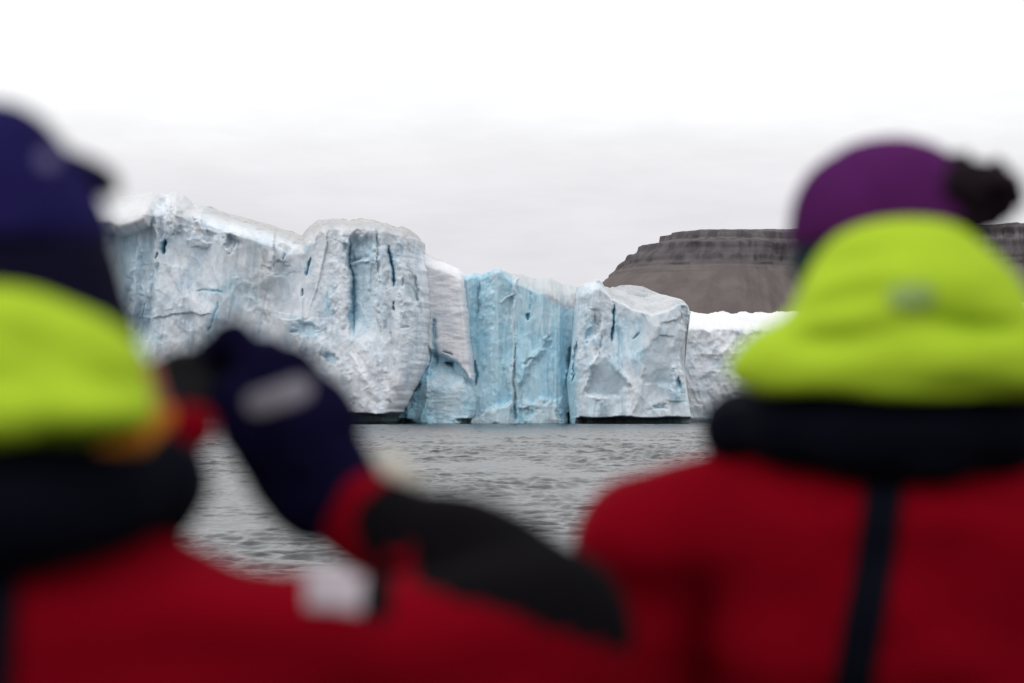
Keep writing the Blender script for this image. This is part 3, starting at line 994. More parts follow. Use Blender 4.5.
def drape(name, fn, path, width, mat, root, thick=.006, nu=40, nv=10, round_ends=False):
    """a strip of cloth laid on the surface fn=0 along world points path (its normal side is towards the camera)"""
    path = np.asarray(path, float)
    L = np.concatenate([[0], np.cumsum(np.linalg.norm(np.diff(path, axis=0), axis=1))])
    s = np.linspace(0, L[-1], nu)
    c = np.stack([np.interp(s, L, path[:, i]) for i in range(3)], -1)
    t = np.gradient(c, axis=0)
    t /= np.linalg.norm(t, axis=1, keepdims=True)
    view = c / np.linalg.norm(c, axis=1, keepdims=True)
    side = np.cross(t, view)
    side /= np.linalg.norm(side, axis=1, keepdims=True)
    w = np.full(nu, width)
    if round_ends:
        e = np.minimum(s, L[-1] - s) / (width / 2)
        w = width * np.sqrt(np.clip(1 - (1 - np.clip(e, 0, 1)) ** 2, .02, 1))
    j = np.linspace(-.5, .5, nv)
    g = c[:, None] + side[:, None] * (j[None, :, None] * w[:, None, None])
    d = np.broadcast_to((g - V3(0, 0, CAM_Z)) / np.linalg.norm(g - V3(0, 0, CAM_Z), axis=-1, keepdims=True), g.shape)
    g = g - d * .25
    for _ in range(70):
        g = g + d * np.clip(fn(g), -.02, .03)[..., None] * .8
    n = grad(fn, g)
    top, bot = g + n * thick, g - n * .004
    V = np.concatenate([top.reshape(-1, 3), bot.reshape(-1, 3)])
    idx = np.arange(nu * nv).reshape(nu, nv)
    q = np.stack([idx[:-1, :-1], idx[1:, :-1], idx[1:, 1:], idx[:-1, 1:]], -1).reshape(-1, 4)
    ring = np.concatenate([idx[0, :-1], idx[:-1, -1], idx[-1, :0:-1], idx[:0:-1, 0]])
    rn = np.roll(ring, -1)
    side_q = np.stack([ring, rn, rn + nu * nv, ring + nu * nv], -1)
    return make_mesh(name, V - np.array(root.location), np.concatenate([q, (q + nu * nv)[:, ::-1], side_q]), mat, root)


# ------------------------------------------------------------------ materials of the people
M_SKIN, nt_, b_ = new_mat("skin")
k_ = NT(nt_)
tc_ = k_.n('ShaderNodeTexCoord').outputs['Object']
nt_.links.new(k_.mix(k_.noise(tc_, 25, 4, .6), (.42, .22, .16, 1), (.55, .31, .23, 1)), b_.inputs['Base Color'])
b_.inputs['Roughness'].default_value = .5
b_.inputs['Subsurface Weight'].default_value = .08
b_.inputs['Subsurface Radius'].default_value = (.01, .004, .002)
M_RED = cloth("red_jacket_cloth", (.175, .0006, .0065, 1), .8, 700, .10, spec=.02)
M_BLACK = cloth("black_patch_cloth", (.0042, .0036, .0050, 1), .9, 700, .15, spec=.03)
M_NAVYVEST = cloth("navy_vest_cloth", (.0034, .0040, .0080, 1), .9, 500, .2, spec=.03)
M_LIME = cloth("lime_hood_cloth", (.37, .535, .028, 1), .75, 600, .05, spec=.05)
M_NAVYHAT = cloth("navy_hat_knit", (.012, .0095, .062, 1), .95, 220, .25, .5, spec=.03)
M_NAVYBAND = cloth("dark_navy_fleece", (.0058, .0050, .016, 1), .95, 260, .25, .5, spec=.03)
M_GLOVE = cloth("navy_glove_knit", (.0046, .0039, .0195, 1), .95, 260, .22, .5, spec=.02)
M_PURPLE = cloth("purple_hat_knit", (.072, .0115, .082, 1), .95, 220, .2, .5, spec=.03)
M_POM = cloth("dark_pompom_wool", (.012, .007, .011, 1), .95, 200, .4, .6, spec=.05)
M_TEAL = cloth("dark_teal_fleece", (.008, .022, .032, 1), .9, 260, .25, .4, spec=.1)
M_GREY = cloth("grey_print", (.17, .16, .19, 1), .8, 400, .2, .1)
M_WHITE = cloth("white_badge", (.36, .31, .345, 1), .6, 200, .25, .1)
M_CREAM = cloth("cream_lining", (.50, .48, .42, 1), .95, 300, .15, .4)
M_REFLECT = cloth("grey_reflector", (.24, .345, .10, 1), .6, 300, .1, .1, spec=.2)
M_HAIR = cloth("dark_hair", (.020, .012, .010, 1), .6, 500, .4, .6)
M_TROUSER = cloth("black_trouser_cloth", (.012, .012, .014, 1), .8, 700, .2)
M_RUBBER = cloth("boot_rubber", (.015, .016, .017, 1), .45, 90, .2, spec=.4)
M_CAMBODY = cloth("camera_plastic", (.005, .005, .006, 1), .6, 1500, .15, .3, spec=.1)
M_SCREEN = cloth("camera_screen", (.014, .015, .018, 1), .35, 10, .02, .0, spec=.2)
M_GLASS = cloth("camera_lens_glass", (.004, .004, .008, 1), .05, 10, .02, .0, spec=.8)
M_EYE = cloth("eye_white", (.7, .68, .66, 1), .2, 10, .02, 0)


def hand_sdf(p, w, dirv, back, grow, pts=None):
    """a palm, four bent fingers and a thumb.  w wrist, dirv along the palm, back = out of the back of the hand"""
    dirv = dirv / np.linalg.norm(dirv)
    back = back - dirv * (back @ dirv)
    back /= np.linalg.norm(back)
    side = np.cross(dirv, back)
    palm = union(.02, cap(p, w, w + dirv * .03, .026 + grow), *[cap(p, w + dirv * .028 + side * (o * .35), w + dirv * .088 + side * o, .017 + grow, .0125 + grow) for o in (-.03, -.010, .011, .031)])
    fs = []
    for o, ln, rr in ((-.033, .85, .0085), (-.011, 1.0, .0092), (.011, 1.05, .0092), (.033, .95, .009)):
        a = w + dirv * .09 + side * o
        b = a + (dirv * .62 - back * .55) * .048 * ln
        c = b + (dirv * .05 - back * .95) * .030 * ln
        d = c + (-dirv * .65 - back * .45) * .022 * ln
        fs.append(chain(p, [a, b, c, d], [rr + grow, rr * .96 + grow, rr * .92 + grow, rr * .85 + grow], .006))
    t0, t1 = w + dirv * .03 + side * .028, w + dirv * .062 + side * .056 - back * .02
    th = chain(p, [t0, t1, t1 + dirv * .03 + side * .006 - back * .022], [.016 + grow, .0115 + grow, .0105 + grow], .01)
    return union(.010, palm, *fs, th)


def head_sdf(p, c, yaw):
    """head with a face, centre c, facing +Y turned by yaw (degrees, to the right)"""
    t = math.radians(-yaw)
    q = p - c
    R = np.array([[math.cos(t), math.sin(t), 0], [-math.sin(t), math.cos(t), 0], [0, 0, 1]])
    q = q @ R.T
    d = smin(ell(q, (0, -.012, .028), (.074, .094, .090)), ell(q, (0, .022, -.045), (.058, .068, .078)), .04)
    d = smin(d, cap(q, (0, .086, .012), (0, .107, -.022), .009, .014), .014)          # nose
    d = smin(d, ell(q, (0, .078, -.098), (.024, .020, .018)), .02)                     # chin
    for s in (-1, 1):
        d = smin(d, ell(q, (s * .033, .074, .028), (.024, .014, .009)), .014)          # brow
        d = smax(d, -ell(q, (s * .032, .094, .008), (.017, .014, .011)), .010)         # socket
        d = smin(d, ell(q, (s * .032, .076, .007), (.0125, .0125, .011)), .003)        # eyeball under the lid
        d = smin(d, ell(q, (s * .077, -.006, .0), (.010, .020, .031)), .008)           # ear
        d = smin(d, ell(q, (s * .042, .062, -.030), (.024, .022, .022)), .02)          # cheek
    d = smin(d, ell(q, (0, .089, -.058), (.024, .010, .006)), .006)                    # lips
    d = smin(d, ell(q, (0, .087, -.070), (.021, .010, .006)), .006)
    d = smax(d, -cap(q, (-.02, .099, -.064), (.02, .099, -.064), .0022), .004)
    return d


def wrinkle(p, seed, a=.006, sc=(9, 9, 14)):
    return a * (1 - 2 * np.abs(vnoise(p[..., 0] * sc[0], p[..., 1] * sc[1], p[..., 2] * sc[2], seed))) + a * .5 * vnoise(p[..., 0] * sc[0] * 2.3, p[..., 1] * sc[1] * 2.3, p[..., 2] * sc[2] * 2.3, seed + 3)


def torso_sdf(p, cx, cy, zs, hw, dep, zlow):
    """rounded trunk from the shoulders down to zlow"""
    z = p[..., 2]
    w = np.interp(z, [zlow, zs - .42, zs - .25, zs - .08, zs + .05], [hw * .96, hw * .90, hw * .94, hw * 1.0, hw * .78])
    dp = np.interp(z, [zlow, zs - .42, zs - .22, zs - .05, zs + .05], [dep * .95, dep * .92, dep * 1.0, dep * .86, dep * .55])
    k = np.sqrt(((p[..., 0] - cx) / w) ** 2 + ((p[..., 1] - cy) / dp) ** 2)
    d = (k - 1) * np.minimum(w, dp)
    return smax(d, np.maximum(zlow - z, z - zs - .02), .06)


def build_person(label, S):
    """S: dict of joints in world space"""
    root_loc = V3(S['x'], S['y'], 0)
    x, y, zs = S['x'], S['y'], S['zs']
    head = V3(*S['head'])
    sh = {s: V3(*S['shoulder' + s]) for s in 'LR'}
    el = {s: V3(*S['elbow' + s]) for s in 'LR'}
    wr = {s: V3(*S['wrist' + s]) for s in 'LR'}
    hd = {s: V3(*S['hand' + s]) for s in 'LR'}
    bk = {s: V3(*S['back' + s]) for s in 'LR'}
    hip = {'L': V3(x - .09, y, .86), 'R': V3(x + .09, y, .86)}
    knee = {'L': V3(x - .11, y + .03, .48), 'R': V3(x + .11, y + .03, .48)}
    ank = {'L': V3(x - .12, y, .09), 'R': V3(x + .12, y, .09)}

    def body(p):
        d = head_sdf(p, head, S['yaw'])
        d = smin(d, cap(p, (x, y, zs + .02), head + V3(0, -.01, -.06), .058, .052), .03)
        d = smin(d, torso_sdf(p, x, y, zs - .02, S['hw'] * .8, .105, .80), .05)
        for s in 'LR':
            d = smin(d, cap(p, (x, y, zs - .01), sh[s] + (V3(x, y, zs) - sh[s]) * .1, .05, .045), .04)
            d = smin(d, chain(p, [sh[s], el[s], wr[s]], [.036, .030, .024], .02), .02)
            d = smin(d, S['grip'](p) + .007 if s == 'R' and 'grip' in S else hand_sdf(p, wr[s], hd[s], bk[s], 0), .012)
            d = smin(d, chain(p, [hip[s], knee[s], ank[s]], [.085, .056, .040], .02), .03)
            d = smin(d, cap(p, ank[s] + V3(0, -.03, -.045), ank[s] + V3(0, .13, -.06), .036, .028), .03)
        return d
    pts = np.array([head] + [v for q in (sh, el, wr) for v in q.values()])
    lo = np.minimum(pts.min(0) - .22, V3(x - .3, y - .22, 0))
    hi = np.maximum(pts.max(0) + .22, V3(x + .3, y + .25, head[2] + .15))
    lo[2] = -.0
    V, Fc = polygonise(body, lo, hi, .0085)
    # the person is the body mesh itself; clothes are its children
    me_o = make_mesh("person", V - root_loc, Fc, M_SKIN)
    me_o.location = root_loc
    tag(me_o, label, "person", None)

    def jacket(p):
        d = torso_sdf(p, x, y, zs + .005, S['hw'], S['dep'], .78)
        for s in 'LR':
            d = smin(d, cap(p, (x, y + .01, zs + S.get('trap', .03)), sh[s] + V3(0, 0, S.get('shz', .0)), .068, S['rsh']), .05)
            d = smin(d, chain(p, [sh[s], el[s]], [S['rsh'], S.get('rel', .056)], .02), .035)
            wq = wr[s] + (el[s] - wr[s]) * .02
            d = smin(d, chain(p, [el[s], (el[s] + wq) / 2, wq], [S.get('rel', .056), S.get('rfa', .052), .040], .02), .02)
        d = smin(d, union(.02, cap(p, (x - .06, y + .03, zs + .07), (x + .06, y + .03, zs + .07), .055)), .03)  # collar
        for q in S.get('collar', []):
            d = smin(d, cap(p, *q), .015)
        for q in S.get('creases', []):
            dd = chain(p, q[0], [.001] * len(q[0]), .004)
            d = d + .010 * np.exp(-(dd / (q[1] * 1.6)) ** 2)
        return d + wrinkle(p, S['seed'], .0095, (6, 6, 9))
    S['jacket_fn'] = jacket
    S['lo'], S['hi'] = lo + V3(0, 0, .55), hi
    jo = sdf_mesh("jacket", jacket, lo + V3(-.02, -.02, .70), hi, .008, [M_RED, M_BLACK], me_o, S.get('pick'))

    # trousers and boots
    def trousers(p):
        d = None
        for s in 'LR':
            q = chain(p, [hip[s] + V3(0, 0, .06), knee[s], ank[s] + V3(0, 0, .10)], [.118, .088, .074], .02)
            d = q if d is None else smin(d, q, .03)
        return d + wrinkle(p, S['seed'] + 40, .005)
    sdf_mesh("trousers", trousers, (x - .3, y - .2, .08), (x + .3, y + .25, 1.02), .012, M_TROUSER, me_o)
    for s in 'LR':
        fn = lambda p, s=s: smax(smin(cap(p, ank[s] + V3(0, -.02, .16), ank[s] + V3(0, -.025, -.03), .062, .056), cap(p, ank[s] + V3(0, -.03, -.045), ank[s] + V3(0, .15, -.05), .052, .044), .04), -(p[..., 2] - .002), .01)
        sdf_mesh("boot", fn, ank[s] + V3(-.1, -.13, -.1), ank[s] + V3(.1, .24, .24), .010, M_RUBBER, me_o)
    return me_o, root_loc


def glove(root, w, dirv, back, mat=None, fn=None):
    fn = fn or (lambda p: smin(hand_sdf(p, w, dirv, back, .0055), cap(p, w - dirv / np.linalg.norm(dirv) * .03, w + dirv / np.linalg.norm(dirv) * .01, .036, .034), .015))
    tip = w + dirv / np.linalg.norm(dirv) * .08
    lo, hi = np.minimum(w, tip) - .12, np.maximum(w, tip) + .12
    o = sdf_mesh("glove", fn, lo, hi, .005, mat or M_GLOVE, root)
    return o, fn


# ================================================================== person on the right
YR = 2.46
R_ = lambda u, v, dy=0.0: P(u, v, YR + dy)
cx = float(R_(895, 500)[0])
zsR = float(R_(895, 478)[2])
SR = dict(x=cx, y=YR, zs=zsR, hw=.215, dep=.135, yaw=-6, seed=5, rsh=.068, trap=.01, shz=0.020,
          head=R_(880, 262, .03),
          shoulderL=R_(639, 552), shoulderR=R_(893 * 2 - 639, 552),
          elbowL=R_(632, 850, .03), elbowR=R_(1160, 850, .03),
          wristL=R_(700, 900, .26), wristR=R_(1080, 900, .26),
          creases=[([R_(690, 500, -.12), R_(676, 580, -.14), R_(690, 690, -.15)], .021), ([R_(720, 560, -.15), R_(790, 640, -.155), R_(800, 720, -.155)], .021), ([R_(950, 580, -.155), R_(1000, 640, -.15)], .021)],
          handL=V3(.5, .8, .1), handR=V3(-.5, .8, .1), backL=V3(-.3, .1, .9), backR=V3(.3, .1, .9))
pr, locR = build_person("person in a red jacket and purple hat with lime hood, back to us at right", SR)
glove(pr, SR['wristL'], SR['handL'], SR['backL'])
glove(pr, SR['wristR'], SR['handR'], SR['backR'])


def hat_r(p):
    c = R_(879, 232, .02)
    d = ell(p, c, (.094, .108, .097), ry=-6)
    d = smin(d, ell(p, c + V3(.035, -.005, .012), (.072, .095, .078)), .03)
    d = smax(d, (c[2] - .012) - p[..., 2] + .10 * (p[..., 0] - c[0]), .015)
    return d + .0016 * np.sin(p[..., 0] * 900) * 0 + wrinkle(p, 12, .002, (16, 16, 16))


hat = sdf_mesh("hat", hat_r, R_(760, 330, -.16), R_(1010, 110, .18), .005, M_PURPLE, pr)


def pom_r(p):
    c = R_(990, 194, .0)
    d = smin(ell(p, R_(988, 194, .0), (.036, .038, .033)), ell(p, R_(950, 204, 0), (.036, .085, .047)), .025)
    return d + .009 * vnoise(p[..., 0] * 60, p[..., 1] * 60, p[..., 2] * 60, 3)


pom = sdf_mesh("bobble", pom_r, R_(900, 270, -.1), R_(1060, 120, .1), .004, M_POM, pr)
pom.parent = hat
pom.location = (0, 0, 0)


def band_r(p):
    c = R_(882, 258, .02)
    d = ell(p, c, (.0935, .104, .085))
    return smax(smax(d, -ell(p, c, (.083, .094, .079)), .004), np.abs(p[..., 2] - (c[2] - .008)) - .024, .01)


sdf_mesh("headband", band_r, R_(760, 340, -.16), R_(1010, 190, .18), .005, M_TEAL, pr)


def hair_r(p):
    c = R_(884, 300, .0)
    d = ell(p, c, (.088, .085, .075))
    return smax(d, p[..., 1] - (YR + .06), .02) + .004 * vnoise(p[..., 0] * 90, p[..., 1] * 90, p[..., 2] * 20, 5)


sdf_mesh("hair", hair_r, R_(760, 420, -.14), R_(1010, 200, .14), .006, M_HAIR, pr)


def hood_r(p):
    dy = -.085
    k = (YR + dy) / YR
    g = lambda u, v, e=0.0: R_(u, v, dy + e)
    d = ell(p, g(911, 343), (.129, .074, .129))
    d = smin(d, ell(p, g(906, 374), (.174, .088, .082)), .03)
    d = smin(d, cap(p, g(752, 374), g(850, 376, -.02), .018, .020), .02)
    d = smin(d, chain(p, [g(850, 376, -.02), g(930, 378, -.02), g(1010, 377, -.02), g(1066, 374)], [.020, .021, .020, .018], .02), .02)
    d = smax(d, (g(0, 399)[2]) - p[..., 2], .02)
    d = smax(d, -ell(p, g(900, 250, .11), (.080, .080, .12)), .02)            # the hollow the head stands in
    d = d + .010 * np.exp(-(np.hypot((p[..., 0] - g(840, 303)[0]) / .05, (p[..., 2] - (g(840, 303)[2] + .25 * (p[..., 0] - g(840, 303)[0]))) / .013)) ** 2)
    d = d + .010 * np.exp(-(np.hypot((p[..., 0] - g(818, 345)[0]) / .035, (p[..., 2] - g(818, 345)[2]) / .012)) ** 2)
    d = d + .011 * np.exp(-(np.hypot((p[..., 0] - g(960, 325)[0]) / .05, (p[..., 2] - (g(960, 330)[2] - .2 * (p[..., 0] - g(960, 330)[0]))) / .009)) ** 2)
    return d + wrinkle(p, 21, .0075, (7, 7, 16))


hood = sdf_mesh("hood", hood_r, R_(690, 440, -.24), R_(1120, 180, .10), .006, M_LIME, pr)
rf = drape("reflector", hood_r, [R_(888, 297, -.15), R_(934, 296, -.15)], .028, M_REFLECT, pr, .004, 14, 8, True)
rf.parent = hood
rf.location = (0, 0, 0)


def vest_r(p):
    g = lambda u, v, e=0.0: R_(u, v, e)
    d = chain(p, [g(724, 424, -.01), g(785, 426, -.07), g(850, 435, -.095), g(893, 437, -.10), g(940, 435, -.095), g(1000, 432, -.07), g(1050, 428, -.02)],
              [.017, .034, .037, .037, .036, .034, .03], .03)
    for s in (728, 1058):
        d = smin(d, chain(p, [g(s, 432, -.02), g(s + (12 if s < 893 else -12), 428, .06), g(s + (40 if s < 893 else -40), 500, .15), g(s + (40 if s < 893 else -40), 660, .165)], [.030, .036, .045, .045], .03), .02)
    return d + wrinkle(p, 31, .003, (12, 12, 16))


vest = sdf_mesh("life_vest", vest_r, R_(660, 740, -.24), R_(1130, 380, .26), .007, M_NAVYVEST, pr)
bs = drape("back_strap", SR['jacket_fn'], [R_(888, 462, -.12), R_(880, 520, -.12), R_(868, 600, -.12), R_(850, 700, -.12), R_(842, 760, -.12)], .036, M_NAVYVEST, pr, .008)
bs.parent = vest
bs.location = (0, 0, 0)

# ================================================================== person on the left
YL = 1.80
L_ = lambda u, v, dy=0.0: P(u, v, YL + dy)
lx = float(L_(0, 500)[0])
zsL = float(L_(0, 566)[2])
wristR = P(335, 508, 2.04)
handR = P(262, 372, 2.07) - wristR
SL = dict(x=lx, y=YL, zs=zsL, hw=.205, dep=.13, yaw=22, seed=9, rsh=.058, trap=-.035, shz=0.0, rel=.056, rfa=.053,
          head=L_(4, 336, .03),
          shoulderR=L_(290, 652, 0), shoulderL=L_(-290, 652, 0),
          elbowR=P(563, 620, 1.90), elbowL=P(-330, 700, 1.96),
          wristR=wristR, wristL=P(60, 470, 2.16),
          handR=handR, handL=P(150, 400, 2.12) - P(60, 470, 2.16),
          backR=V3(.15, -1, .25), backL=V3(-.2, .9, .4),
          creases=[([L_(383, 566, -.055), L_(394, 610, -.05), L_(388, 700, -.06)], .021), ([L_(140, 600, -.14), L_(200, 690, -.14)], .021), ([L_(440, 640, -.045), L_(500, 676, -.02)], .014)],
          collar=[(L_(100, 446, .03), L_(186, 430, .06), .022, .014), (L_(150, 440, .05), L_(120, 500, .03), .02, .03), (L_(300, 700, .02), P(560, 672, 1.90), .06, .05)])


def pick_l(c):
    e, w = SL['elbowR'], SL['wristR']
    ba = w - e
    t = ((c - e) @ ba) / (ba @ ba)
    near = cap(c, e, w, 0.0) < .14
    # which side of the line from elbow to wrist, seen from behind
    u = W_ / 2 + F * c[:, 0] / c[:, 1]
    v = HOR - F * (c[:, 2] - CAM_Z) / c[:, 1]
    fore = near & (t > -.35) & (t < .80)
    above = v < np.interp(u, [340, 364, 370, 396, 412, 420, 610, 640], [490, 556, 562, 550, 544, 586, 648, 654])
    patch = fore & above
    # dark gusset in the bend of the arm
    dd = np.hypot(c[:, 0] - P(388, 583, 1.93)[0], (c[:, 2] - P(388, 583, 1.93)[2]) * .6)
    return (patch | ((dd < .012) & (c[:, 1] > 1.7))).astype(int)


SL['pick'] = pick_l


def glove_fn(p):
    g = lambda u, v, y=2.05: P(u, v, y)
    w = SL['wristR']
    palm = union(.02, cap(p, g(338, 492, 2.04), g(300, 440), .036, .043), ell(p, g(287, 415, 2.05), (.047, .026, .050), ry=28), cap(p, g(300, 440), g(268, 378), .036, .026))
    palm = smin(palm, cap(p, g(305, 440, 2.045), g(318, 500, 2.045), .038, .034), .02)
    palm = smin(palm, cap(p, g(262, 425, 2.05), g(296, 478, 2.045), .034, .036), .02)
    fs = []
    for pts, r in (([(272, 372, 2.05), (232, 337, 2.052), (214, 356, 2.085), (196, 372, 2.10)], .0135),
                   ([(300, 376, 2.05), (268, 356, 2.085), (236, 366, 2.118), (205, 378, 2.125)], .0145),
                   ([(322, 394, 2.05), (300, 382, 2.09), (262, 388, 2.125), (225, 396, 2.13)], .0140),
                   ([(336, 424, 2.05), (322, 412, 2.085), (285, 415, 2.12), (250, 420, 2.125)], .0125)):
        q = [g(*t) for t in pts]
        fs.append(chain(p, q, [r * 1.12, r * 1.06, r, r * .92], .006))
    th = chain(p, [g(285, 462, 2.035), g(246, 432, 2.025), g(226, 392, 2.03)], [.022, .0165, .0135], .01)
    return union(.012, palm, *fs, th) - .0035 + wrinkle(p, 44, .003, (22, 22, 22))


SL['grip'] = glove_fn
pl, locL = build_person("person in red jacket and navy hat, gloved hand raised with a camera, at left", SL)


gl, _ = glove(pl, SL['wristR'], SL['handR'], SL['backR'], M_GLOVE, glove_fn)
lg = drape("pale_mark", glove_fn, [P(246, 408, 2.0), P(278, 398, 2.0), P(311, 386, 2.0)], .024, M_GREY, pl, .002, 26, 8, True)  # grey logo on the back of the glove
lg.parent = gl
lg.location = (0, 0, 0)
glove(pl, SL['wristL'], SL['handL'], SL['backL'])


def cuff_l(p):
    return chain(p, [P(352, 478, 2.055), P(384, 474, 2.06), P(408, 482, 2.055)], [.015, .019, .015], .01) + wrinkle(p, 48, .002, (40, 40, 40))


sdf_mesh("cuff_lining", cuff_l, P(320, 510, 2.0), P(450, 440, 2.12), .005, M_CREAM, pl)


def hat_l(p):
    d = ell(p, L_(-8, 185, .02), (.0625, .080, .064))
    d = smin(d, ell(p, L_(8, 266, .02), (.084, .108, .080)), .04)
    d = smax(d, L_(0, 246)[2] - p[..., 2] - .02 * 0, .012)
    return d + wrinkle(p, 52, .002, (16, 16, 16))


hatl = sdf_mesh("hat", hat_l, L_(-150, 320, -.14), L_(150, 70, .18), .005, M_NAVYHAT, pl)


def brim_fn(p):
    return smin(ell(p, L_(86, 170, .05), (.024, .040, .010), ry=-33), ell(p, L_(103, 182, .055), (.013, .030, .009), ry=-40), .012)


br = sdf_mesh("brim", brim_fn, L_(30, 230, -.06), L_(150, 120, .14), .004, M_NAVYBAND, pl)
br.parent = hatl
br.location = (0, 0, 0)
hl = drape("pale_mark", hat_l, [L_(40, 166, -.1), L_(54, 156, -.1)], .020, cloth("pale_hat_spot", (.10, .09, .20, 1), .8, 300, .15, .1), pl, .002, 12, 8, True)  # small plain pale oval on the hat
hl.parent = hatl
hl.location = (0, 0, 0)


def band_l(p):
    d = ell(p, L_(10, 322, .015), (.0900, .104, .118))
    d = smin(d, ell(p, L_(20, 350, .0), (.080, .088, .075)), .03)
    d = smax(d, p[..., 2] - L_(0, 224)[2], .012)
    return smax(d, p[..., 1] - (YL + .075), .02) + wrinkle(p, 53, .002, (16, 16, 16))


sdf_mesh("balaclava", band_l, L_(-160, 480, -.15), L_(170, 190, .18), .006, M_NAVYBAND, pl)


def hood_l(p):
    dy = -.085
    g = lambda u, v, e=0.0: L_(u, v, dy + e)
    d = ell(p, g(-10, 398), (.106, .064, .088))
    d = smin(d, ell(p, g(-5, 418), (.112, .072, .028)), .04)
    d = smax(d, (g(0, 452)[2]) - p[..., 2], .03)
    d = smin(d, cap(p, g(60, 352), g(130, 402), .024, .020), .02)
    d = smin(d, cap(p, g(-80, 352), g(-150, 402), .024, .020), .02)
    d = d + .005 * np.exp(-(np.hypot((p[..., 0] - g(40, 350)[0]) / .05, (p[..., 2] - (g(40, 350)[2] - .4 * (p[..., 0] - g(40, 350)[0]))) / .010)) ** 2)
    return d + wrinkle(p, 61, .008, (8, 8, 18))


sdf_mesh("hood", hood_l, L_(-230, 500, -.22), L_(230, 240, .08), .006, M_LIME, pl)


def trim_l(p):
    return chain(p, [L_(122, 338, -.02), L_(142, 372, -.03), L_(158, 408, -.04)], [.007, .010, .008], .005)


sdf_mesh("hood_edge", trim_l, L_(90, 440, -.10), L_(190, 310, .04), .004, cloth("salmon_edge", (.34, .10, .075, 1), .8, 300, .1, .1), pl)


def lining_l(p):
    return chain(p, [L_(98, 450, -.08), L_(138, 438, -.075), L_(166, 416, -.06)], [.006, .010, .008], .005)


sdf_mesh("hood_lining", lining_l, L_(60, 470, -.12), L_(190, 380, .03), .004, cloth("orange_lining", (.50, .17, .012, 1), .8, 300, .1, .1), pl)


def vest_l(p):
    g = lambda u, v, e=0.0: L_(u, v, e)
    d = chain(p, [g(158, 484, 0), g(95, 494, -.06), g(40, 506, -.09), g(0, 510, -.095), g(-40, 506, -.09), g(-95, 494, -.06), g(-150, 484, 0)],
              [.034, .036, .037, .038, .037, .036, .034], .03)
    for s in (1, -1):
        d = smin(d, chain(p, [g(158 * s, 484, 0), g(156 * s, 480, .06), g(120 * s, 560, .13), g(110 * s, 720, .14)], [.034, .036, .045, .045], .03), .02)
    return d + wrinkle(p, 63, .003, (12, 12, 16))


vestl = sdf_mesh("life_vest", vest_l, L_(-240, 800, -.2), L_(240, 420, .24), .007, M_NAVYVEST, pl)
bsl = drape("back_strap", SL['jacket_fn'], [L_(-6, 555, -.12), L_(-12, 640, -.12), L_(-20, 760, -.12)], .036, M_NAVYVEST, pl, .008)
bsl.parent = vestl
bsl.location = (0, 0, 0)
drape("badge", SL['jacket_fn'], [L_(306, 588, -.07), L_(334, 589, -.07), L_(362, 594, -.07)], .040, M_WHITE, pl, .003, 20, 12)

# --- the camera held in front of the face
camt = thing("compact_camera", "small black camera held up in the navy glove of the left person", "camera", P(188, 420, 2.08))
cb = V3(*P(188, 390, 2.085))
sdf_mesh("camera_body", lambda p: smin(box(p, cb, (.034, .016, .028), .008), ell(p, cb + V3(-.002, 0, .026), (.022, .014, .012)), .008), cb - .07, cb + .07, .003, M_CAMBODY, camt)
sdf_mesh("lens", lambda p: smin(cap(p, cb + V3(-.004, .012, 0), cb + V3(-.004, .034, 0), .0215), cap(p, cb + V3(-.004, .034, 0), cb + V3(-.004, .046, 0), .018), .002), cb - .07, cb + .08, .003, M_GLASS, camt)
sdf_mesh("screen", lambda p: box(p, cb + V3(-.003, -.0165, -.004), (.024, .0022, .018), .0015), cb - .04, cb + .04, .0015, M_SCREEN, camt)
sdf_mesh("shutter_button", lambda p: cap(p, cb + V3(.024, 0, .027), cb + V3(.024, 0, .031), .005), cb - .05, cb + .05, .0018, M_SCREEN, camt)


# ------------------------------------------------------------------ boat deck they stand on
def deck():
    fn = lambda p: box(p, (0, 1.2, -.10), (1.6, 2.6, .098), .03)
    V, Fc = polygonise(fn, (-1.75, -1.55, -.3), (1.75, 3.95, .1), .04)
    o = make_mesh("deck", V, Fc, cloth("deck_rubber", (.035, .037, .04, 1), .8, 120, .2))
    o["kind"] = "structure"


deck()

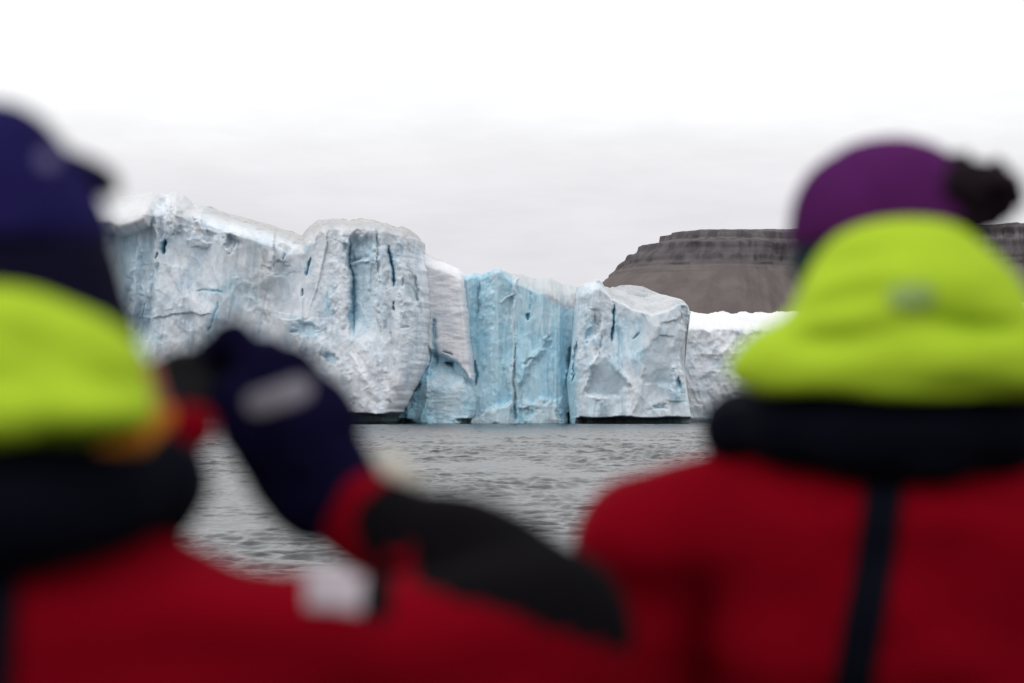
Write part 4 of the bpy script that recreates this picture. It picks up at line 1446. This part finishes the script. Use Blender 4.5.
# ------------------------------------------------------------------ sky and sun
SUN_EL, SUN_AZ = math.radians(36), math.radians(222)      # azimuth from +Y towards +X: behind the viewer, left
world = bpy.data.worlds.new("World")
scene.world = world
world.use_nodes = True
nt = world.node_tree
for n in list(nt.nodes):
    nt.nodes.remove(n)
k = NT(nt)
outn = k.n('ShaderNodeOutputWorld')
bg = k.n('ShaderNodeBackground')
nt.links.new(bg.outputs[0], outn.inputs[0])
sky = k.n('ShaderNodeTexSky', sky_type='NISHITA')
sky.sun_disc = False
sky.sun_elevation, sky.sun_rotation = SUN_EL, SUN_AZ
tc = k.n('ShaderNodeTexCoord').outputs['Generated']
sx = k.n('ShaderNodeSeparateXYZ')
nt.links.new(tc, sx.inputs[0])
cl1 = k.noise(k.scaled(tc, (1, 1, 3.5)), 9, 5, .6)
cl2 = k.noise(k.scaled(tc, (1, 1, 5)), 30, 4, .55)
el_ = k.math('ADD', sx.outputs[2], k.math('MULTIPLY', k.math('SUBTRACT', cl1, .5), .020))
shade = k.ramp(k.math('MULTIPLY', el_, 2.0), [(0.0, (.71, .69, .735)), (.09, (.705, .69, .73)), (.16, (.75, .738, .77)), (.20, (.81, .802, .83)), (.245, (.93, .928, .94)), (.30, (1.0, 1.0, 1.0)), (1.0, (1, 1, 1))])
gain = k.math('ADD', 1.0, k.math('MULTIPLY', k.math('MAXIMUM', k.math('SUBTRACT', sx.outputs[2], .11), 0.0), 0.25))
var = k.math('ADD', .86, k.math('MULTIPLY', k.math('ADD', k.math('MULTIPLY', cl1, .65), k.math('MULTIPLY', cl2, .35)), .28))
cloudv = k.n('ShaderNodeVectorMath', operation='SCALE')
nt.links.new(shade, cloudv.inputs[0])
nt.links.new(k.math('MULTIPLY', k.math('MULTIPLY', gain, var), 10.0), cloudv.inputs['Scale'])
nt.links.new(k.mix(.96, sky.outputs[0], cloudv.outputs[0]), bg.inputs[0])
bg.inputs[1].default_value = .1

sun = bpy.data.lights.new("sun", 'SUN')
sun.energy, sun.angle, sun.color = .6, math.radians(28), (1, .97, .93)
so = bpy.data.objects.new("sun", sun)
COL.objects.link(so)
d = np.array([math.sin(SUN_AZ) * math.cos(SUN_EL), math.cos(SUN_AZ) * math.cos(SUN_EL), math.sin(SUN_EL)])
from mathutils import Vector
so.rotation_euler = Vector(d).to_track_quat('Z', 'Y').to_euler()

vs = scene.view_settings
vs.view_transform, vs.look, vs.exposure, vs.gamma = 'Standard', 'None', 0.12, 1.0
vs.use_curve_mapping = False
scene.render.engine = 'CYCLES'
scene.cycles.use_denoising = True
scene.cycles.max_bounces = 6
scene.cycles.diffuse_bounces = 3
